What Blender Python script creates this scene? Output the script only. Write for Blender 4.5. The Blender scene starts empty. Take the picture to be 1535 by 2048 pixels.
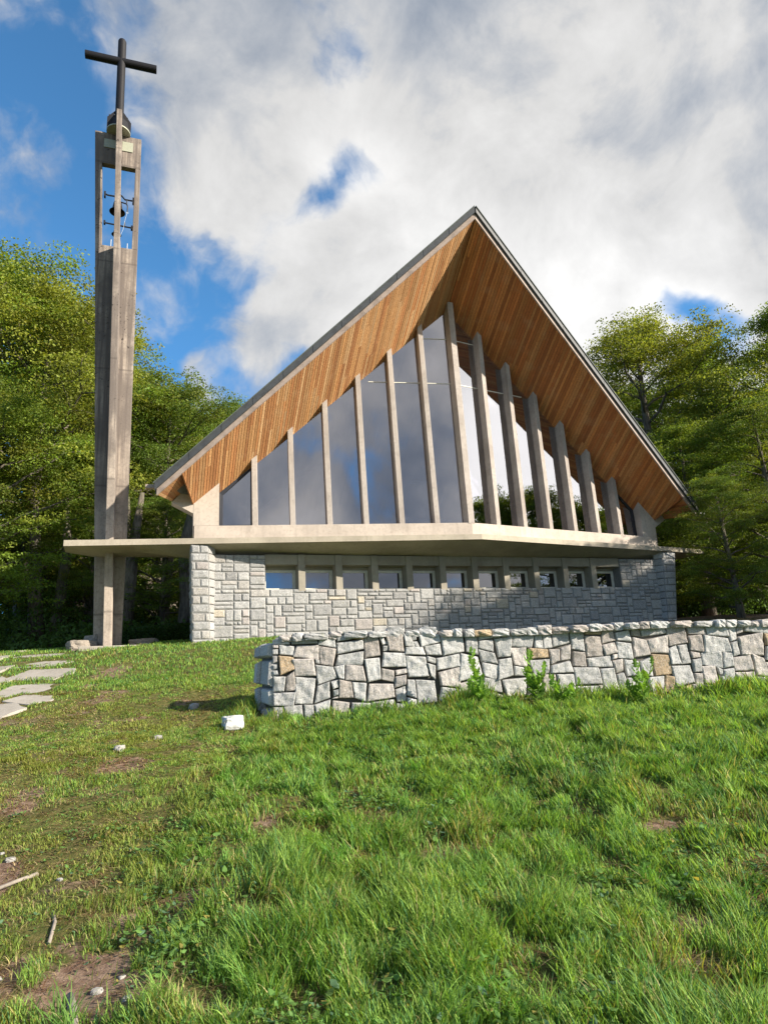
import bpy, math, random
import numpy as np
from mathutils import Vector, Matrix

scene = bpy.context.scene
COL = scene.collection
PI = math.pi
rad = math.radians

# ------------------------------------------------------------------ camera
PITCH, ROLL, PSI = 0.25196, -0.05315, 0.33804
CAM = np.array([-8.31016, -16.1893, -4.18193])
FWD = np.array([math.sin(PSI) * math.cos(PITCH), math.cos(PSI) * math.cos(PITCH), math.sin(PITCH)])
_R = np.array([math.cos(PSI), -math.sin(PSI), 0.0])
_U = np.cross(_R, FWD)
RGT = math.cos(ROLL) * _R + math.sin(ROLL) * _U
UPV = -math.sin(ROLL) * _R + math.cos(ROLL) * _U
cd = bpy.data.cameras.new('camera')
cam = bpy.data.objects.new('camera', cd)
COL.objects.link(cam)
cd.sensor_fit = 'HORIZONTAL'
cd.sensor_width = 36.0
cd.lens = 1296.16 / 1535.0 * 36.0
cd.clip_start = 0.05
cd.clip_end = 3000
B = -FWD
cam.matrix_world = Matrix(((RGT[0], UPV[0], B[0], CAM[0]), (RGT[1], UPV[1], B[1], CAM[1]),
                           (RGT[2], UPV[2], B[2], CAM[2]), (0, 0, 0, 1)))
scene.camera = cam

# ------------------------------------------------------------------ exposure, sun and sky
scene.view_settings.view_transform = 'Standard'
scene.view_settings.look = 'None'
scene.view_settings.gamma = 1.0
scene.view_settings.exposure = 1.2
SUN_AZ = rad(180 - 50.5)      # clockwise from +Y towards +X
SUN_EL = rad(26)
sund = Vector((math.sin(SUN_AZ) * math.cos(SUN_EL), math.cos(SUN_AZ) * math.cos(SUN_EL), math.sin(SUN_EL)))
ld = bpy.data.lights.new('sun', 'SUN')
ld.energy = 4.6
ld.angle = rad(0.6)
ld.color = (1.0, 0.90, 0.76)
sun = bpy.data.objects.new('sun', ld)
COL.objects.link(sun)
sun.rotation_euler = (-sund).to_track_quat('-Z', 'Y').to_euler()


class NT:
    """small helper for node trees"""
    def __init__(self, tree):
        self.t = tree
    def n(self, kind, **kw):
        nd = self.t.nodes.new(kind)
        for k, v in kw.items():
            setattr(nd, k, v)
        return nd
    def l(self, a, b):
        self.t.links.new(a, b)
    def val(self, sock, v):
        if isinstance(v, bpy.types.NodeSocket):
            self.l(v, sock)
        else:
            sock.default_value = v
    def math(self, op, a, b=0.0, c=None, clamp=False):
        m = self.n('ShaderNodeMath', operation=op)
        m.use_clamp = clamp
        self.val(m.inputs[0], a)
        if b is not None:
            self.val(m.inputs[1], b)
        if c is not None:
            self.val(m.inputs[2], c)
        return m.outputs[0]
    def mix(self, f, a, b, blend='MIX'):
        m = self.n('ShaderNodeMix', data_type='RGBA', blend_type=blend)
        self.val(m.inputs[0], f)
        self.val(m.inputs[6], a if isinstance(a, bpy.types.NodeSocket) else (*a, 1))
        self.val(m.inputs[7], b if isinstance(b, bpy.types.NodeSocket) else (*b, 1))
        return m.outputs[2]
    def noise(self, vec, scale, detail=4, rough=.55, dist=0.0):
        m = self.n('ShaderNodeTexNoise')
        if vec is not None:
            self.l(vec, m.inputs['Vector'])
        m.inputs['Scale'].default_value = scale
        m.inputs['Detail'].default_value = detail
        m.inputs['Roughness'].default_value = rough
        m.inputs['Distortion'].default_value = dist
        return m.outputs['Fac']
    def smooth(self, x, a, b, lo=0.0, hi=1.0):
        m = self.n('ShaderNodeMapRange', interpolation_type='SMOOTHSTEP')
        self.val(m.inputs[0], x)
        m.inputs[1].default_value = a
        m.inputs[2].default_value = b
        m.inputs[3].default_value = lo
        m.inputs[4].default_value = hi
        return m.outputs[0]
    def scalev(self, vec, s):
        m = self.n('ShaderNodeVectorMath', operation='MULTIPLY')
        self.l(vec, m.inputs[0])
        m.inputs[1].default_value = s
        return m.outputs[0]


world = bpy.data.worlds.new('World')
scene.world = world
world.use_nodes = True
W = NT(world.node_tree)
bg = world.node_tree.nodes['Background']
sky = W.n('ShaderNodeTexSky', sky_type='NISHITA')
sky.sun_disc = False
sky.sun_elevation = SUN_EL
sky.sun_rotation = SUN_AZ
sky.altitude = 1100
sky.air_density = .75
sky.dust_density = 0.3
sky.ozone_density = 3.0
bg.inputs[1].default_value = 0.15
tc = W.n('ShaderNodeTexCoord')
gen = tc.outputs['Generated']
# warp the direction so that cloud edges are ragged
wn = W.n('ShaderNodeTexNoise')
W.l(gen, wn.inputs['Vector'])
wn.inputs['Scale'].default_value = 5.0
wn.inputs['Detail'].default_value = 5
wn.inputs['Roughness'].default_value = .5
wv = W.n('ShaderNodeVectorMath', operation='MULTIPLY_ADD')
W.l(wn.outputs['Color'], wv.inputs[0])
wv.inputs[1].default_value = (.13, .13, .13)
wv.inputs[2].default_value = (-.065, -.065, -.065)
wa = W.n('ShaderNodeVectorMath', operation='ADD')
W.l(gen, wa.inputs[0])
W.l(wv.outputs[0], wa.inputs[1])
wdir = W.n('ShaderNodeVectorMath', operation='NORMALIZE')
W.l(wa.outputs[0], wdir.inputs[0])
wdir = wdir.outputs[0]


def blobs(lst, base):
    acc = base
    for d, sig, w in lst:
        dt = W.n('ShaderNodeVectorMath', operation='DOT_PRODUCT')
        W.l(wdir, dt.inputs[0])
        v = Vector(d).normalized()
        dt.inputs[1].default_value = v
        k = 2.0 / (2 * rad(sig) ** 2)
        e = W.math('MULTIPLY_ADD', dt.outputs['Value'], k, -k)
        e = W.math('EXPONENT', e, None)
        acc = W.math('MULTIPLY_ADD', e, w, acc)
    return acc


def pxdir(x, y):            # direction of a cloud seen in the photograph
    return FWD + RGT * (x - 767.5) / 1296.16 - UPV * (y - 1024) / 1296.16


def azel(az, el):           # az from -Y towards +X
    a, e = rad(az), rad(el)
    return (math.sin(a) * math.cos(e), -math.cos(a) * math.cos(e), math.sin(e))


COVER = [(pxdir(1250, 120), 13, .95), (pxdir(1420, 400), 9, .85), (pxdir(1000, 330), 7, .75), (pxdir(640, 60), 6.5, .33), (pxdir(800, 150), 6, .15),
         (pxdir(490, 270), 4.8, .8), (pxdir(420, 430), 3.2, .40), (pxdir(740, 470), 4.2, .85), (pxdir(600, 590), 3.0, .60), (pxdir(545, 690), 2.0, .55),
         (pxdir(790, 560), 4, .5), (pxdir(1130, 600), 5, .85), (pxdir(425, 728), 1.0, .45), (pxdir(438, 805), 1.2, .6), (pxdir(300, 60), 3.5, .35), (pxdir(1530, 540), 4, .3),
         (pxdir(25, 60), 2.2, .28), (pxdir(10, 225), 2.0, .30), (pxdir(100, 310), 2.0, .30), (pxdir(40, 390), 2.0, .32), (pxdir(60, 40), 4, -.15), (pxdir(200, 210), 2.5, .2),
         (pxdir(650, 392), 1.6, -.7), (pxdir(690, 345), 1.8, -.45), (pxdir(745, 360), 1.6, -.45), (pxdir(790, 420), 1.5, -.45), (pxdir(690, 110), 2.6, -.45), (pxdir(600, 420), 1.5, -.25), (pxdir(820, 420), 1.6, -.3), (pxdir(120, 180), 3.0, -.45), (pxdir(530, 530), 2, -.3), (pxdir(690, 95), 2, -.2),
         (pxdir(1440, 640), 2.8, -1.3), (pxdir(1340, 610), 2.0, -.6), (pxdir(1230, 590), 1.6, -.35),
         (azel(48, 22), 15, 1.0), (azel(60, 12), 14, .8), (azel(6, 33), 6, .95), (azel(0, 24), 4, -.2),
         (azel(7, 18), 3.5, .95), (azel(-6, 13), 5, .9), (azel(110, 40), 26, .6), (azel(-90, 40), 26, .6), (azel(-40, 25), 12, .5), (azel(-12, 24), 6, .30), (azel(-5, 21), 6, .25), (azel(2, 29), 4, .35), (azel(-24, 9), 12, .95), (azel(-8, 14), 4, .5), (azel(20, 6), 12, .6), (azel(30, 60), 14, .5)]
cover = blobs(COVER, 0.0)
fb = W.noise(W.scalev(gen, (-1, 1, -1)), 3.2, 9, .56, .15)
fb2 = W.noise(wdir, 9.0, 9, .55, .25)
dens = W.math('ADD', cover, W.math('MULTIPLY_ADD', fb, 1.3, -1.02))
dens = W.math('ADD', dens, W.math('MULTIPLY_ADD', fb2, 1.7, -.85))
mask = W.smooth(dens, -.16, .42)
SHADE = [(pxdir(50, 200), 7, .35), (azel(-25, 8), 9, .1), (azel(6, 31), 4, 1.3), (azel(7, 18), 2.5, 1.1), (azel(-8, 14), 3.5, 1.3), (azel(-12, 24), 4, .6), (pxdir(480, 260), 7, .75), (pxdir(720, 470), 7, .75), (pxdir(1180, 640), 7, 1.1), (pxdir(1500, 580), 6, .6), (pxdir(1200, 100), 14, .62),
         (pxdir(1000, 500), 7, .5), (pxdir(700, 130), 8, -.35), (pxdir(1330, 330), 5, -.15), (pxdir(900, 250), 6, -.1), (pxdir(280, 100), 8, -.15),
         (pxdir(430, 780), 5, .4), (azel(50, 21), 13, 6.5), (azel(60, 12), 10, 2.0), (azel(8, 17), 4, -.3)]
br = blobs(SHADE, 0.85)
fb3 = W.noise(W.scalev(gen, (1, -1, -1)), 5.2, 8, .6, .3)
br = W.math('ADD', br, W.math('MULTIPLY_ADD', fb3, 2.6, -1.3))
br = W.math('ADD', br, W.math('MULTIPLY_ADD', fb2, 1.6, -.8))
br = W.math('SUBTRACT', br, W.math('MULTIPLY', W.smooth(dens, .15, 1.2), .30))
br = W.math('MAXIMUM', br, .05)
cr = W.n('ShaderNodeValToRGB')
cr.color_ramp.elements[0].position = 0.0
cr.color_ramp.elements[0].color = (.42, .52, .72, 1)
cr.color_ramp.elements[1].position = 1.0
cr.color_ramp.elements[1].color = (1.0, .985, .96, 1)
cr.color_ramp.elements.new(.45).color = (.66, .74, .87, 1)
W.l(W.math('MULTIPLY', br, .70), cr.inputs[0])
cbr = W.math('MULTIPLY_ADD', br, .86, .98)
cs = W.n('ShaderNodeVectorMath', operation='SCALE')
W.l(cr.outputs[0], cs.inputs[0])
W.l(cbr, cs.inputs[3])
skyc = W.n('ShaderNodeVectorMath', operation='MULTIPLY')
sz_ = W.n('ShaderNodeSeparateXYZ'); W.l(gen, sz_.inputs[0])
W.l(W.mix(W.smooth(sz_.outputs[2], -.05, .55), (.42, .50, .68), (1, 1, 1), 'MIX'), skyc.inputs[1])
skm = W.n('ShaderNodeVectorMath', operation='MULTIPLY')
W.l(sky.outputs[0], skm.inputs[0])
skm.inputs[1].default_value = (.50, .86, .90)
W.l(skm.outputs[0], skyc.inputs[0])
W.l(W.mix(W.math('MULTIPLY', mask, .95), skyc.outputs[0], cs.outputs[0]), bg.inputs[0])


# ------------------------------------------------------------------ object helpers
def tag(o, label=None, cat=None, group=None, kind=None):
    if label: o['label'] = label
    if cat: o['category'] = cat
    if group: o['group'] = group
    if kind: o['kind'] = kind
    return o


def thing(name, label, cat, loc=(0, 0, 0), rz=0, group=None):
    o = bpy.data.objects.new(name, None)
    COL.objects.link(o)
    o.empty_display_size = .3
    o.location = loc
    o.rotation_euler = (0, 0, rz)
    return tag(o, label, cat, group)


class MB:
    """collects polygons (with a tint per face) and links them as one mesh object"""
    def __init__(self):
        self.v = []; self.f = []; self.c = []; self.m = []; self.nv = 0
    def add(self, verts, faces, col=(1, 1, 1), mi=0):
        o = self.nv
        self.v.extend([tuple(map(float, q)) for q in verts])
        self.nv += len(verts)
        for fc in faces:
            self.f.append(tuple(i + o for i in fc)); self.c.append(col); self.m.append(mi)
    def hexa(self, b, t, col=(1, 1, 1), mi=0):
        """b: four bottom corners counter-clockwise seen from above, t: the four above them"""
        self.add(list(b) + list(t), [(3, 2, 1, 0), (4, 5, 6, 7), (0, 1, 5, 4), (1, 2, 6, 5), (2, 3, 7, 6), (3, 0, 4, 7)], col, mi)
    def box(self, x0, x1, y0, y1, z0, z1, col=(1, 1, 1), mi=0):
        self.hexa([(x0, y0, z0), (x1, y0, z0), (x1, y1, z0), (x0, y1, z0)], [(x0, y0, z1), (x1, y0, z1), (x1, y1, z1), (x0, y1, z1)], col, mi)
    def prism(self, poly, off, col=(1, 1, 1), mi=0):
        """poly (3D points) extruded by the vector off"""
        n = len(poly); off = np.array(off)
        a = [np.array(q, float) for q in poly]
        nrm = sum((np.cross(a[i] - a[0], a[(i + 1) % n] - a[0]) for i in range(1, n - 1)), np.zeros(3))
        if nrm @ off > 0: a = a[::-1]
        b = [q + off for q in a]
        self.add(a + b, [tuple(range(n)), tuple(range(2 * n - 1, n - 1, -1))] + [((i + 1) % n, i, i + n, (i + 1) % n + n) for i in range(n)], col, mi)
    def tube(self, pts, rs, seg=8, col=(1, 1, 1), mi=0, cap=True):
        pts = [np.array(q, float) for q in pts]
        if not hasattr(rs, '__len__'): rs = [rs] * len(pts)
        vs = []; ref = None
        for i, q in enumerate(pts):
            d = pts[min(i + 1, len(pts) - 1)] - pts[max(i - 1, 0)]
            d = d / (np.linalg.norm(d) + 1e-9)
            if ref is None:
                ref = np.array([0, 0, 1.]) if abs(d[2]) < .9 else np.array([1., 0, 0])
            s = np.cross(d, ref); s /= np.linalg.norm(s) + 1e-9
            t = np.cross(s, d); ref = t
            for k in range(seg):
                a = 2 * PI * k / seg
                vs.append(q + rs[i] * (math.cos(a) * s + math.sin(a) * t))
        fs = []
        for i in range(len(pts) - 1):
            for k in range(seg):
                k2 = (k + 1) % seg
                fs.append((i * seg + k, i * seg + k2, (i + 1) * seg + k2, (i + 1) * seg + k))
        if cap:
            fs.append(tuple(range(seg))[::-1] if False else tuple(reversed(range(seg))))
            fs.append(tuple(range((len(pts) - 1) * seg, len(pts) * seg)))
        self.add(vs, [tuple(reversed(f_)) for f_ in fs], col, mi)
    def lathe(self, prof, c, seg=24, col=(1, 1, 1), mi=0):
        vs = []; fs = []
        for r_, z_ in prof:
            for k in range(seg):
                a = 2 * PI * k / seg
                vs.append((c[0] + r_ * math.cos(a), c[1] + r_ * math.sin(a), c[2] + z_))
        for i in range(len(prof) - 1):
            for k in range(seg):
                k2 = (k + 1) % seg
                fs.append((i * seg + k, i * seg + k2, (i + 1) * seg + k2, (i + 1) * seg + k))
        self.add(vs, fs, col, mi)
    def build(self, name, mats, parent=None, smooth=False, bevel=0.0):
        me = bpy.data.meshes.new(name)
        me.from_pydata(self.v, [], self.f)
        for m_ in (mats if isinstance(mats, (list, tuple)) else [mats]): me.materials.append(m_)
        n = len(me.polygons)
        if n == len(self.f):
            at = me.attributes.new('tint', 'FLOAT_COLOR', 'FACE')
            cc = np.ones((n, 4), np.float32); cc[:, :3] = np.array(self.c, np.float32)
            at.data.foreach_set('color', cc.ravel())
            me.polygons.foreach_set('material_index', np.array(self.m, np.int32))
        me.polygons.foreach_set('use_smooth', np.full(n, smooth))
        me.update()
        o = bpy.data.objects.new(name, me)
        COL.objects.link(o)
        if parent is not None:
            o.parent = parent
            bpy.context.view_layer.update() if False else None
            o.matrix_parent_inverse = Matrix.LocRotScale(parent.location, parent.rotation_euler, parent.scale).inverted()
        if bevel > 0:
            b = o.modifiers.new('bevel', 'BEVEL'); b.width = bevel; b.segments = 2; b.limit_method = 'ANGLE'; b.angle_limit = rad(40)
        return o


def array_mesh(name, verts, faces_flat, sizes, cols, mat, smooth=False):
    """big mesh from numpy arrays; cols: one colour per face"""
    me = bpy.data.meshes.new(name)
    nf = len(sizes)
    me.vertices.add(len(verts)); me.vertices.foreach_set('co', verts.astype(np.float32).ravel())
    me.loops.add(len(faces_flat)); me.loops.foreach_set('vertex_index', faces_flat.astype(np.int32))
    me.polygons.add(nf)
    st = np.zeros(nf, np.int32); st[1:] = np.cumsum(sizes)[:-1]
    me.polygons.foreach_set('loop_start', st)
    try: me.polygons.foreach_set('loop_total', sizes.astype(np.int32))
    except Exception: pass
    me.polygons.foreach_set('use_smooth', np.full(nf, smooth))
    me.update(calc_edges=True)
    at = me.attributes.new('tint', 'FLOAT_COLOR', 'FACE')
    cc = np.ones((nf, 4), np.float32); cc[:, :3] = cols
    at.data.foreach_set('color', cc.ravel())
    me.materials.append(mat)
    return me


# ------------------------------------------------------------------ noise and terrain
def hash2(ix, iy, seed=0):
    h = (ix.astype(np.int64) * 374761393 + iy.astype(np.int64) * 668265263 + seed * 1442695041) & 0xFFFFFFFF
    h = ((h ^ (h >> 13)) * 1274126177) & 0xFFFFFFFF
    h = (h ^ (h >> 16)) & 0xFFFFFF
    return h / float(0xFFFFFF)


def vnoise(x, y, seed=0):
    x = np.asarray(x, float); y = np.asarray(y, float)
    ix = np.floor(x); iy = np.floor(y); fx = x - ix; fy = y - iy
    fx = fx * fx * (3 - 2 * fx); fy = fy * fy * (3 - 2 * fy)
    a = hash2(ix, iy, seed); b = hash2(ix + 1, iy, seed); c = hash2(ix, iy + 1, seed); d = hash2(ix + 1, iy + 1, seed)
    return (a * (1 - fx) + b * fx) * (1 - fy) + (c * (1 - fx) + d * fx) * fy


def fbm(x, y, o=4, seed=0):
    s = 0; a = .5; t = 0
    for i in range(o):
        s = s + a * vnoise(x * 2 ** i, y * 2 ** i, seed + i * 7); t += a; a *= .5
    return s / t


def sstep(x, a, b):
    t = np.clip((np.asarray(x, float) - a) / (b - a), 0, 1)
    return t * t * (3 - 2 * t)


SP, CP = math.sin(PSI), math.cos(PSI)
PROF_D = [-60, -6, 0, 3.5, 6.5, 9.9, 13, 16, 17.5, 20, 24, 50, 120, 600]
PROF_Z = [-11, -6.4, -5.8, -5.62, -5.12, -4.62, -3.88, -3.12, -2.98, -2.76, -2.6, -1.6, 1.0, 6.0]


def to_ds(x, y):
    dx = x - CAM[0]; dy = y - CAM[1]
    return dx * SP + dy * CP, dx * CP - dy * SP


def from_ds(D, S):
    return CAM[0] + D * SP + S * CP, CAM[1] + D * CP - S * SP


def ground(x, y):
    D, S = to_ds(np.asarray(x, float), np.asarray(y, float))
    z = np.interp(D, PROF_D, PROF_Z)
    z = (z + np.interp(D + .7, PROF_D, PROF_Z) + np.interp(D - .7, PROF_D, PROF_Z)) / 3
    near = sstep(D, 14, 9)
    z = z + (fbm(x * .55, y * .55, 3, 11) - .5) * (.10 + .12 * near)
    z = z + (fbm(x * 2.3, y * 2.3, 3, 31) - .5) * .07
    # gentle mound to the right in front of the dry-stone wall, worn hollow of the path at the left
    z = z + .06 * np.exp(-((D - 7.2) / 2.2) ** 2) * sstep(S, -1.0, 1.5)
    z = z - (.09 + .13 * sstep(S, .5, 6)) * sstep(D, 7.6, 9.4) * sstep(S, -2.6, -1.2) * sstep(D, 12.5, 11)
    z = z - .75 * sstep(S, -1.5, .3) * sstep(D, 11.0, 12.5) * sstep(D, 22, 18)
    z = z - .06 * np.exp(-((D - 12.2) / 1.6) ** 2 - ((S + 5.0) / .7) ** 2)
    return z


def gz(x, y):
    return float(ground(np.array([x]), np.array([y]))[0])


# wear: 1 = bare earth, in depth/side coordinates
BARE = [(13.3, -5.75, 1.1, .38, .62), (11.6, -4.95, .9, .35, .55), (10.0, -5.6, .6, .5, .5), (7.6, -3.0, .35, .3, .8), (5.0, -2.95, .35, .25, .95),
        (3.75, -1.65, .32, .22, 1.0), (3.55, -1.45, .25, .28, .9), (4.25, -1.45, .18, .25, .6), (3.6, -2.1, .5, .14, 1.0), (4.6, -1.25, .16, .3, .7), (5.7, -1.2, .14, .2, .6),
        (6.2, -.35, .12, .2, .5), (3.9, 1.55, .14, .2, .8), (5.2, 1.9, .12, .2, .6), (5.0, .2, .12, .18, .5), (9.3, -2.35, .15, .15, .3),
        (6.6, -3.6, .5, .3, .7), (4.9, -2.3, .12, .3, .5)]


def wear(x, y):
    D, S = to_ds(x, y)
    w = np.zeros_like(D)
    n = fbm(x * 3.1, y * 3.1, 3, 5) - .5
    for d0, s0, rd, rs, a in BARE:
        q = ((D - d0) / rd) ** 2 + ((S - s0) / rs) ** 2
        w = np.maximum(w, a * sstep(q + n * 1.6, 1.6, .3))
    left = sstep(S + (fbm(x * .8, y * .8, 2, 9) - .5) * 1.4, -1.5, -2.8) * sstep(D, 17.5, 15) * sstep(S * -1 - D * .6, 6.5, 2)
    w = np.maximum(w, left * sstep(fbm(x * 2.6, y * 2.6, 4, 77), .54, .76) * .42)
    w = np.maximum(w, sstep(fbm(x * 2.4, y * 2.4, 4, 177), .66, .8) * .55 * sstep(D, 16, 12))
    # forest floor
    w = np.maximum(w, sstep(D + (fbm(x * .3, y * .3, 2, 3) - .5) * 4, 18.5, 23))
    return np.clip(w, 0, 1)


def shortness(x, y):
    D, S = to_ds(x, y)
    s = sstep(S + (fbm(x * .9, y * .9, 2, 19) - .5) * 1.2, -1.1, -2.5) * sstep(D, 3.0, 4.5)
    return np.clip(np.maximum(s, sstep(D, 10.5, 13)), 0, 1)


# ------------------------------------------------------------------ materials
def newmat(name):
    m = bpy.data.materials.new(name); m.use_nodes = True
    t = NT(m.node_tree)
    b = m.node_tree.nodes['Principled BSDF']
    return m, t, b


def objco(t):
    return t.n('ShaderNodeTexCoord').outputs['Object']


def geo_pos(t):
    return t.n('ShaderNodeNewGeometry').outputs['Position']


def tintnode(t):
    a = t.n('ShaderNodeAttribute'); a.attribute_name = 'tint'
    return a.outputs['Color']


def bump(t, b, h, strength=.3, dist=.01):
    m = t.n('ShaderNodeBump'); m.inputs['Strength'].default_value = strength; m.inputs['Distance'].default_value = dist
    t.l(h, m.inputs['Height']); t.l(m.outputs[0], b.inputs['Normal'])


def sepz(t, v):
    s = t.n('ShaderNodeSeparateXYZ'); t.l(v, s.inputs[0]); return s.outputs


def mat_concrete(name, base, dark, stains=.35, specks=0.0, boards=False, moss=False):
    m, t, b = newmat(name)
    p = geo_pos(t)
    n1 = t.noise(p, 1.1, 6, .6)
    n2 = t.noise(p, 14, 5, .65)
    n3 = t.noise(p, 90, 3, .6)
    c = t.mix(t.smooth(n1, .38, .66), base, tuple(.5 * (x + y) for x, y in zip(base, dark)))
    c = t.mix(t.math('MULTIPLY', t.smooth(n2, .46, .72), stains), c, dark)
    c = t.mix(t.math('MULTIPLY', t.smooth(n3, .55, .72), .35 + specks * .4), c, tuple(x * .55 for x in base))
    c = t.mix(t.math('MULTIPLY', t.smooth(n3, .42, .28), .25 + specks * .5), c, tuple(min(1, x * 1.45) for x in base))
    h = t.math('ADD', t.math('MULTIPLY', n2, .4), t.math('MULTIPLY', n3, .5))
    sk = t.noise(t.scalev(p, (5.5, 5.5, .5)), 1.0, 6, .62)
    c = t.mix(t.math('MULTIPLY', t.smooth(sk, .50, .74), stains * 1.1), c, dark)
    if boards:      # shuttering lines and vertical run-off streaks
        st = t.noise(t.scalev(p, (9, 9, .35)), 1.0, 5, .6)
        zz = sepz(t, p)
        age = t.smooth(zz[2], .3, 2.4)
        c = t.mix(t.math('MULTIPLY', t.smooth(st, .40, .60), t.math('MULTIPLY_ADD', age, .75, .22)), c, dark)
        c = t.mix(t.math('MULTIPLY', age, t.math('MULTIPLY', t.smooth(n1, .3, .6), .75)), c, dark)
        c = t.mix(t.math('MULTIPLY', age, .30), c, dark)
        jt = t.math('ABSOLUTE', t.math('SUBTRACT', t.math('FRACT', t.math('MULTIPLY_ADD', zz[2], .28, .1), None), .5))
        jl = t.smooth(jt, .012, .003)
        c = t.mix(t.math('MULTIPLY', jl, .45), c, tuple(x * .5 for x in dark))
    if moss:
        v = t.noise(p, 10, 5, .72, .6)
        g = t.noise(t.scalev(p, (1, 1, .6)), 1.6, 3, .6)
        zz = sepz(t, p)
        up = t.smooth(zz[2], 2.0, 5.5)
        mk = t.math('MULTIPLY', t.math('MULTIPLY', t.smooth(v, .585, .62), t.smooth(g, .48, .56)), up)
        c = t.mix(mk, c, (.022, .018, .016))
    t.l(c, b.inputs['Base Color'])
    b.inputs['Roughness'].default_value = .88
    bump(t, b, h, .5, .012)
    return m


M = {}
M['concrete'] = mat_concrete('pale_concrete', (.53, .465, .40), (.30, .26, .22), .5)
M['mullion'] = mat_concrete('mullion_concrete', (.43, .385, .345), (.22, .19, .165), .5, 1.0)
M['slab'] = mat_concrete('ledge_concrete', (.44, .39, .31), (.25, .22, .17), .35, .3)
M['tower'] = mat_concrete('tower_concrete', (.47, .40, .33), (.13, .108, .095), .5, .8, True, True)
M['post'] = mat_concrete('post_concrete', (.34, .31, .25), (.20, .18, .15), .3)


def mat_stone(name, speck, spread):
    m, t, b = newmat(name)
    p = geo_pos(t)
    ti = tintnode(t)
    n1 = t.noise(p, speck, 3, .75)
    n2 = t.noise(p, speck * .33, 4, .7)
    n3 = t.noise(p, 3.5, 5, .6)
    c = t.mix(t.smooth(n1, .54, .68), ti, (.14, .14, .145))
    c = t.mix(t.math('MULTIPLY', t.smooth(n1, .47, .34), .65), c, (.66, .655, .63))
    c = t.mix(t.math('MULTIPLY', t.smooth(n2, .50, .68), spread), c, (.14, .135, .13))
    c = t.mix(t.math('MULTIPLY', t.smooth(n3, .55, .75), .35), c, (.20, .185, .15))
    n4 = t.noise(p, 6.5, 6, .7)
    c = t.mix(t.math('MULTIPLY', t.smooth(n4, .60, .70), .55), c, (.10, .095, .075))
    c = t.mix(t.math('MULTIPLY', t.smooth(n4, .36, .28), .40), c, (.30, .29, .17))
    t.l(c, b.inputs['Base Color'])
    b.inputs['Roughness'].default_value = .92
    h = t.math('ADD', t.math('MULTIPLY', n2, .7), t.math('MULTIPLY', n1, .3))
    bump(t, b, h, .8, .02)
    return m


M['granite'] = mat_stone('granite_rubble', 62, .32)
M['ashlar'] = mat_stone('granite_ashlar', 55, .28)


def mat_simple(name, col, rough=.6, metal=0.0, nscale=20, amt=.25, bmp=.1):
    m, t, b = newmat(name)
    p = geo_pos(t)
    n = t.noise(p, nscale, 5, .6)
    c = t.mix(t.math('MULTIPLY', t.smooth(n, .4, .7), amt), col, tuple(x * .45 for x in col))
    t.l(c, b.inputs['Base Color'])
    b.inputs['Roughness'].default_value = rough
    b.inputs['Metallic'].default_value = metal
    bump(t, b, n, bmp, .005)
    return m


M['mortar'] = mat_simple('mortar', (.21, .21, .205), .95, 0, 30, .5, .4)
M['gap'] = mat_simple('shadowed_rubble_core', (.13, .12, .105), .95, 0, 12, .4)
M['black_metal'] = mat_simple('black_painted_steel', (.010, .010, .013), .62, .0, 9, .3)
M['black_metal'].node_tree.nodes['Principled BSDF'].inputs['Specular IOR Level'].default_value = .25
M['iron'] = mat_simple('dark_iron', (.02, .022, .028), .6, .4, 30, .3)
M['zinc'] = mat_simple('grey_zinc', (.060, .066, .072), .62, .15, 6, .5)
M['zinc_top'] = mat_simple('grey_green_zinc', (.105, .125, .118), .7, .1, 6, .4)
M['galv'] = mat_simple('pale_galvanised_plate', (.36, .375, .29), .6, .1, 25, .3)
M['fascia'] = mat_simple('weathered_fascia_board', (.35, .28, .24), .8, 0, 4, .6, .2)
M['darkframe'] = mat_simple('dark_window_frame', (.018, .020, .028), .45)
M['whiteframe'] = mat_simple('pale_window_frame', (.66, .65, .56), .55, 0, 8, .3)
M['bronze'] = mat_simple('dark_bronze', (.045, .035, .028), .45, .7, 12, .4)
M['rod'] = mat_simple('pale_rod', (.42, .46, .50), .6, .0)
M['inner'] = mat_simple('interior_plaster', (.30, .24, .20), .9)
M['innerfloor'] = mat_simple('interior_floor', (.12, .10, .09), .5)
M['white'] = mat_simple('white_marble', (.44, .455, .45), .6, 0, 14, .4, .3)
M['beam'] = mat_simple('red_brown_beam', (.75, .42, .34), .7, 0, 8, .3)
M['flag'] = mat_concrete('flagstone', (.37, .34, .295), (.24, .215, .175), .5)
M['rock'] = mat_simple('pale_rock', (.33, .32, .30), .9, 0, 14, .5, .6)
M['barkwood'] = mat_simple('dead_wood', (.27, .235, .195), .9, 0, 25, .6, .5)


def mat_boards():
    m, t, b = newmat('larch_soffit_board')
    ti = tintnode(t)
    p = geo_pos(t)
    n = t.noise(t.scalev(p, (14, 1.2, 14)), 3.0, 5, .65)
    n2 = t.noise(p, 2.2, 3, .5)
    c = t.mix(t.math('MULTIPLY', t.smooth(n, .38, .72), .55), ti, (.16, .065, .022))
    c = t.mix(t.math('MULTIPLY', t.smooth(n2, .5, .75), .25), c, (.45, .30, .16))
    t.l(c, b.inputs['Base Color'])
    b.inputs['Roughness'].default_value = .62
    bump(t, b, n, .25, .004)
    return m


M['board'] = mat_boards()
M['membrane'] = mat_simple('dark_roof_membrane', (.05, .025, .014), .9)


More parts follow.
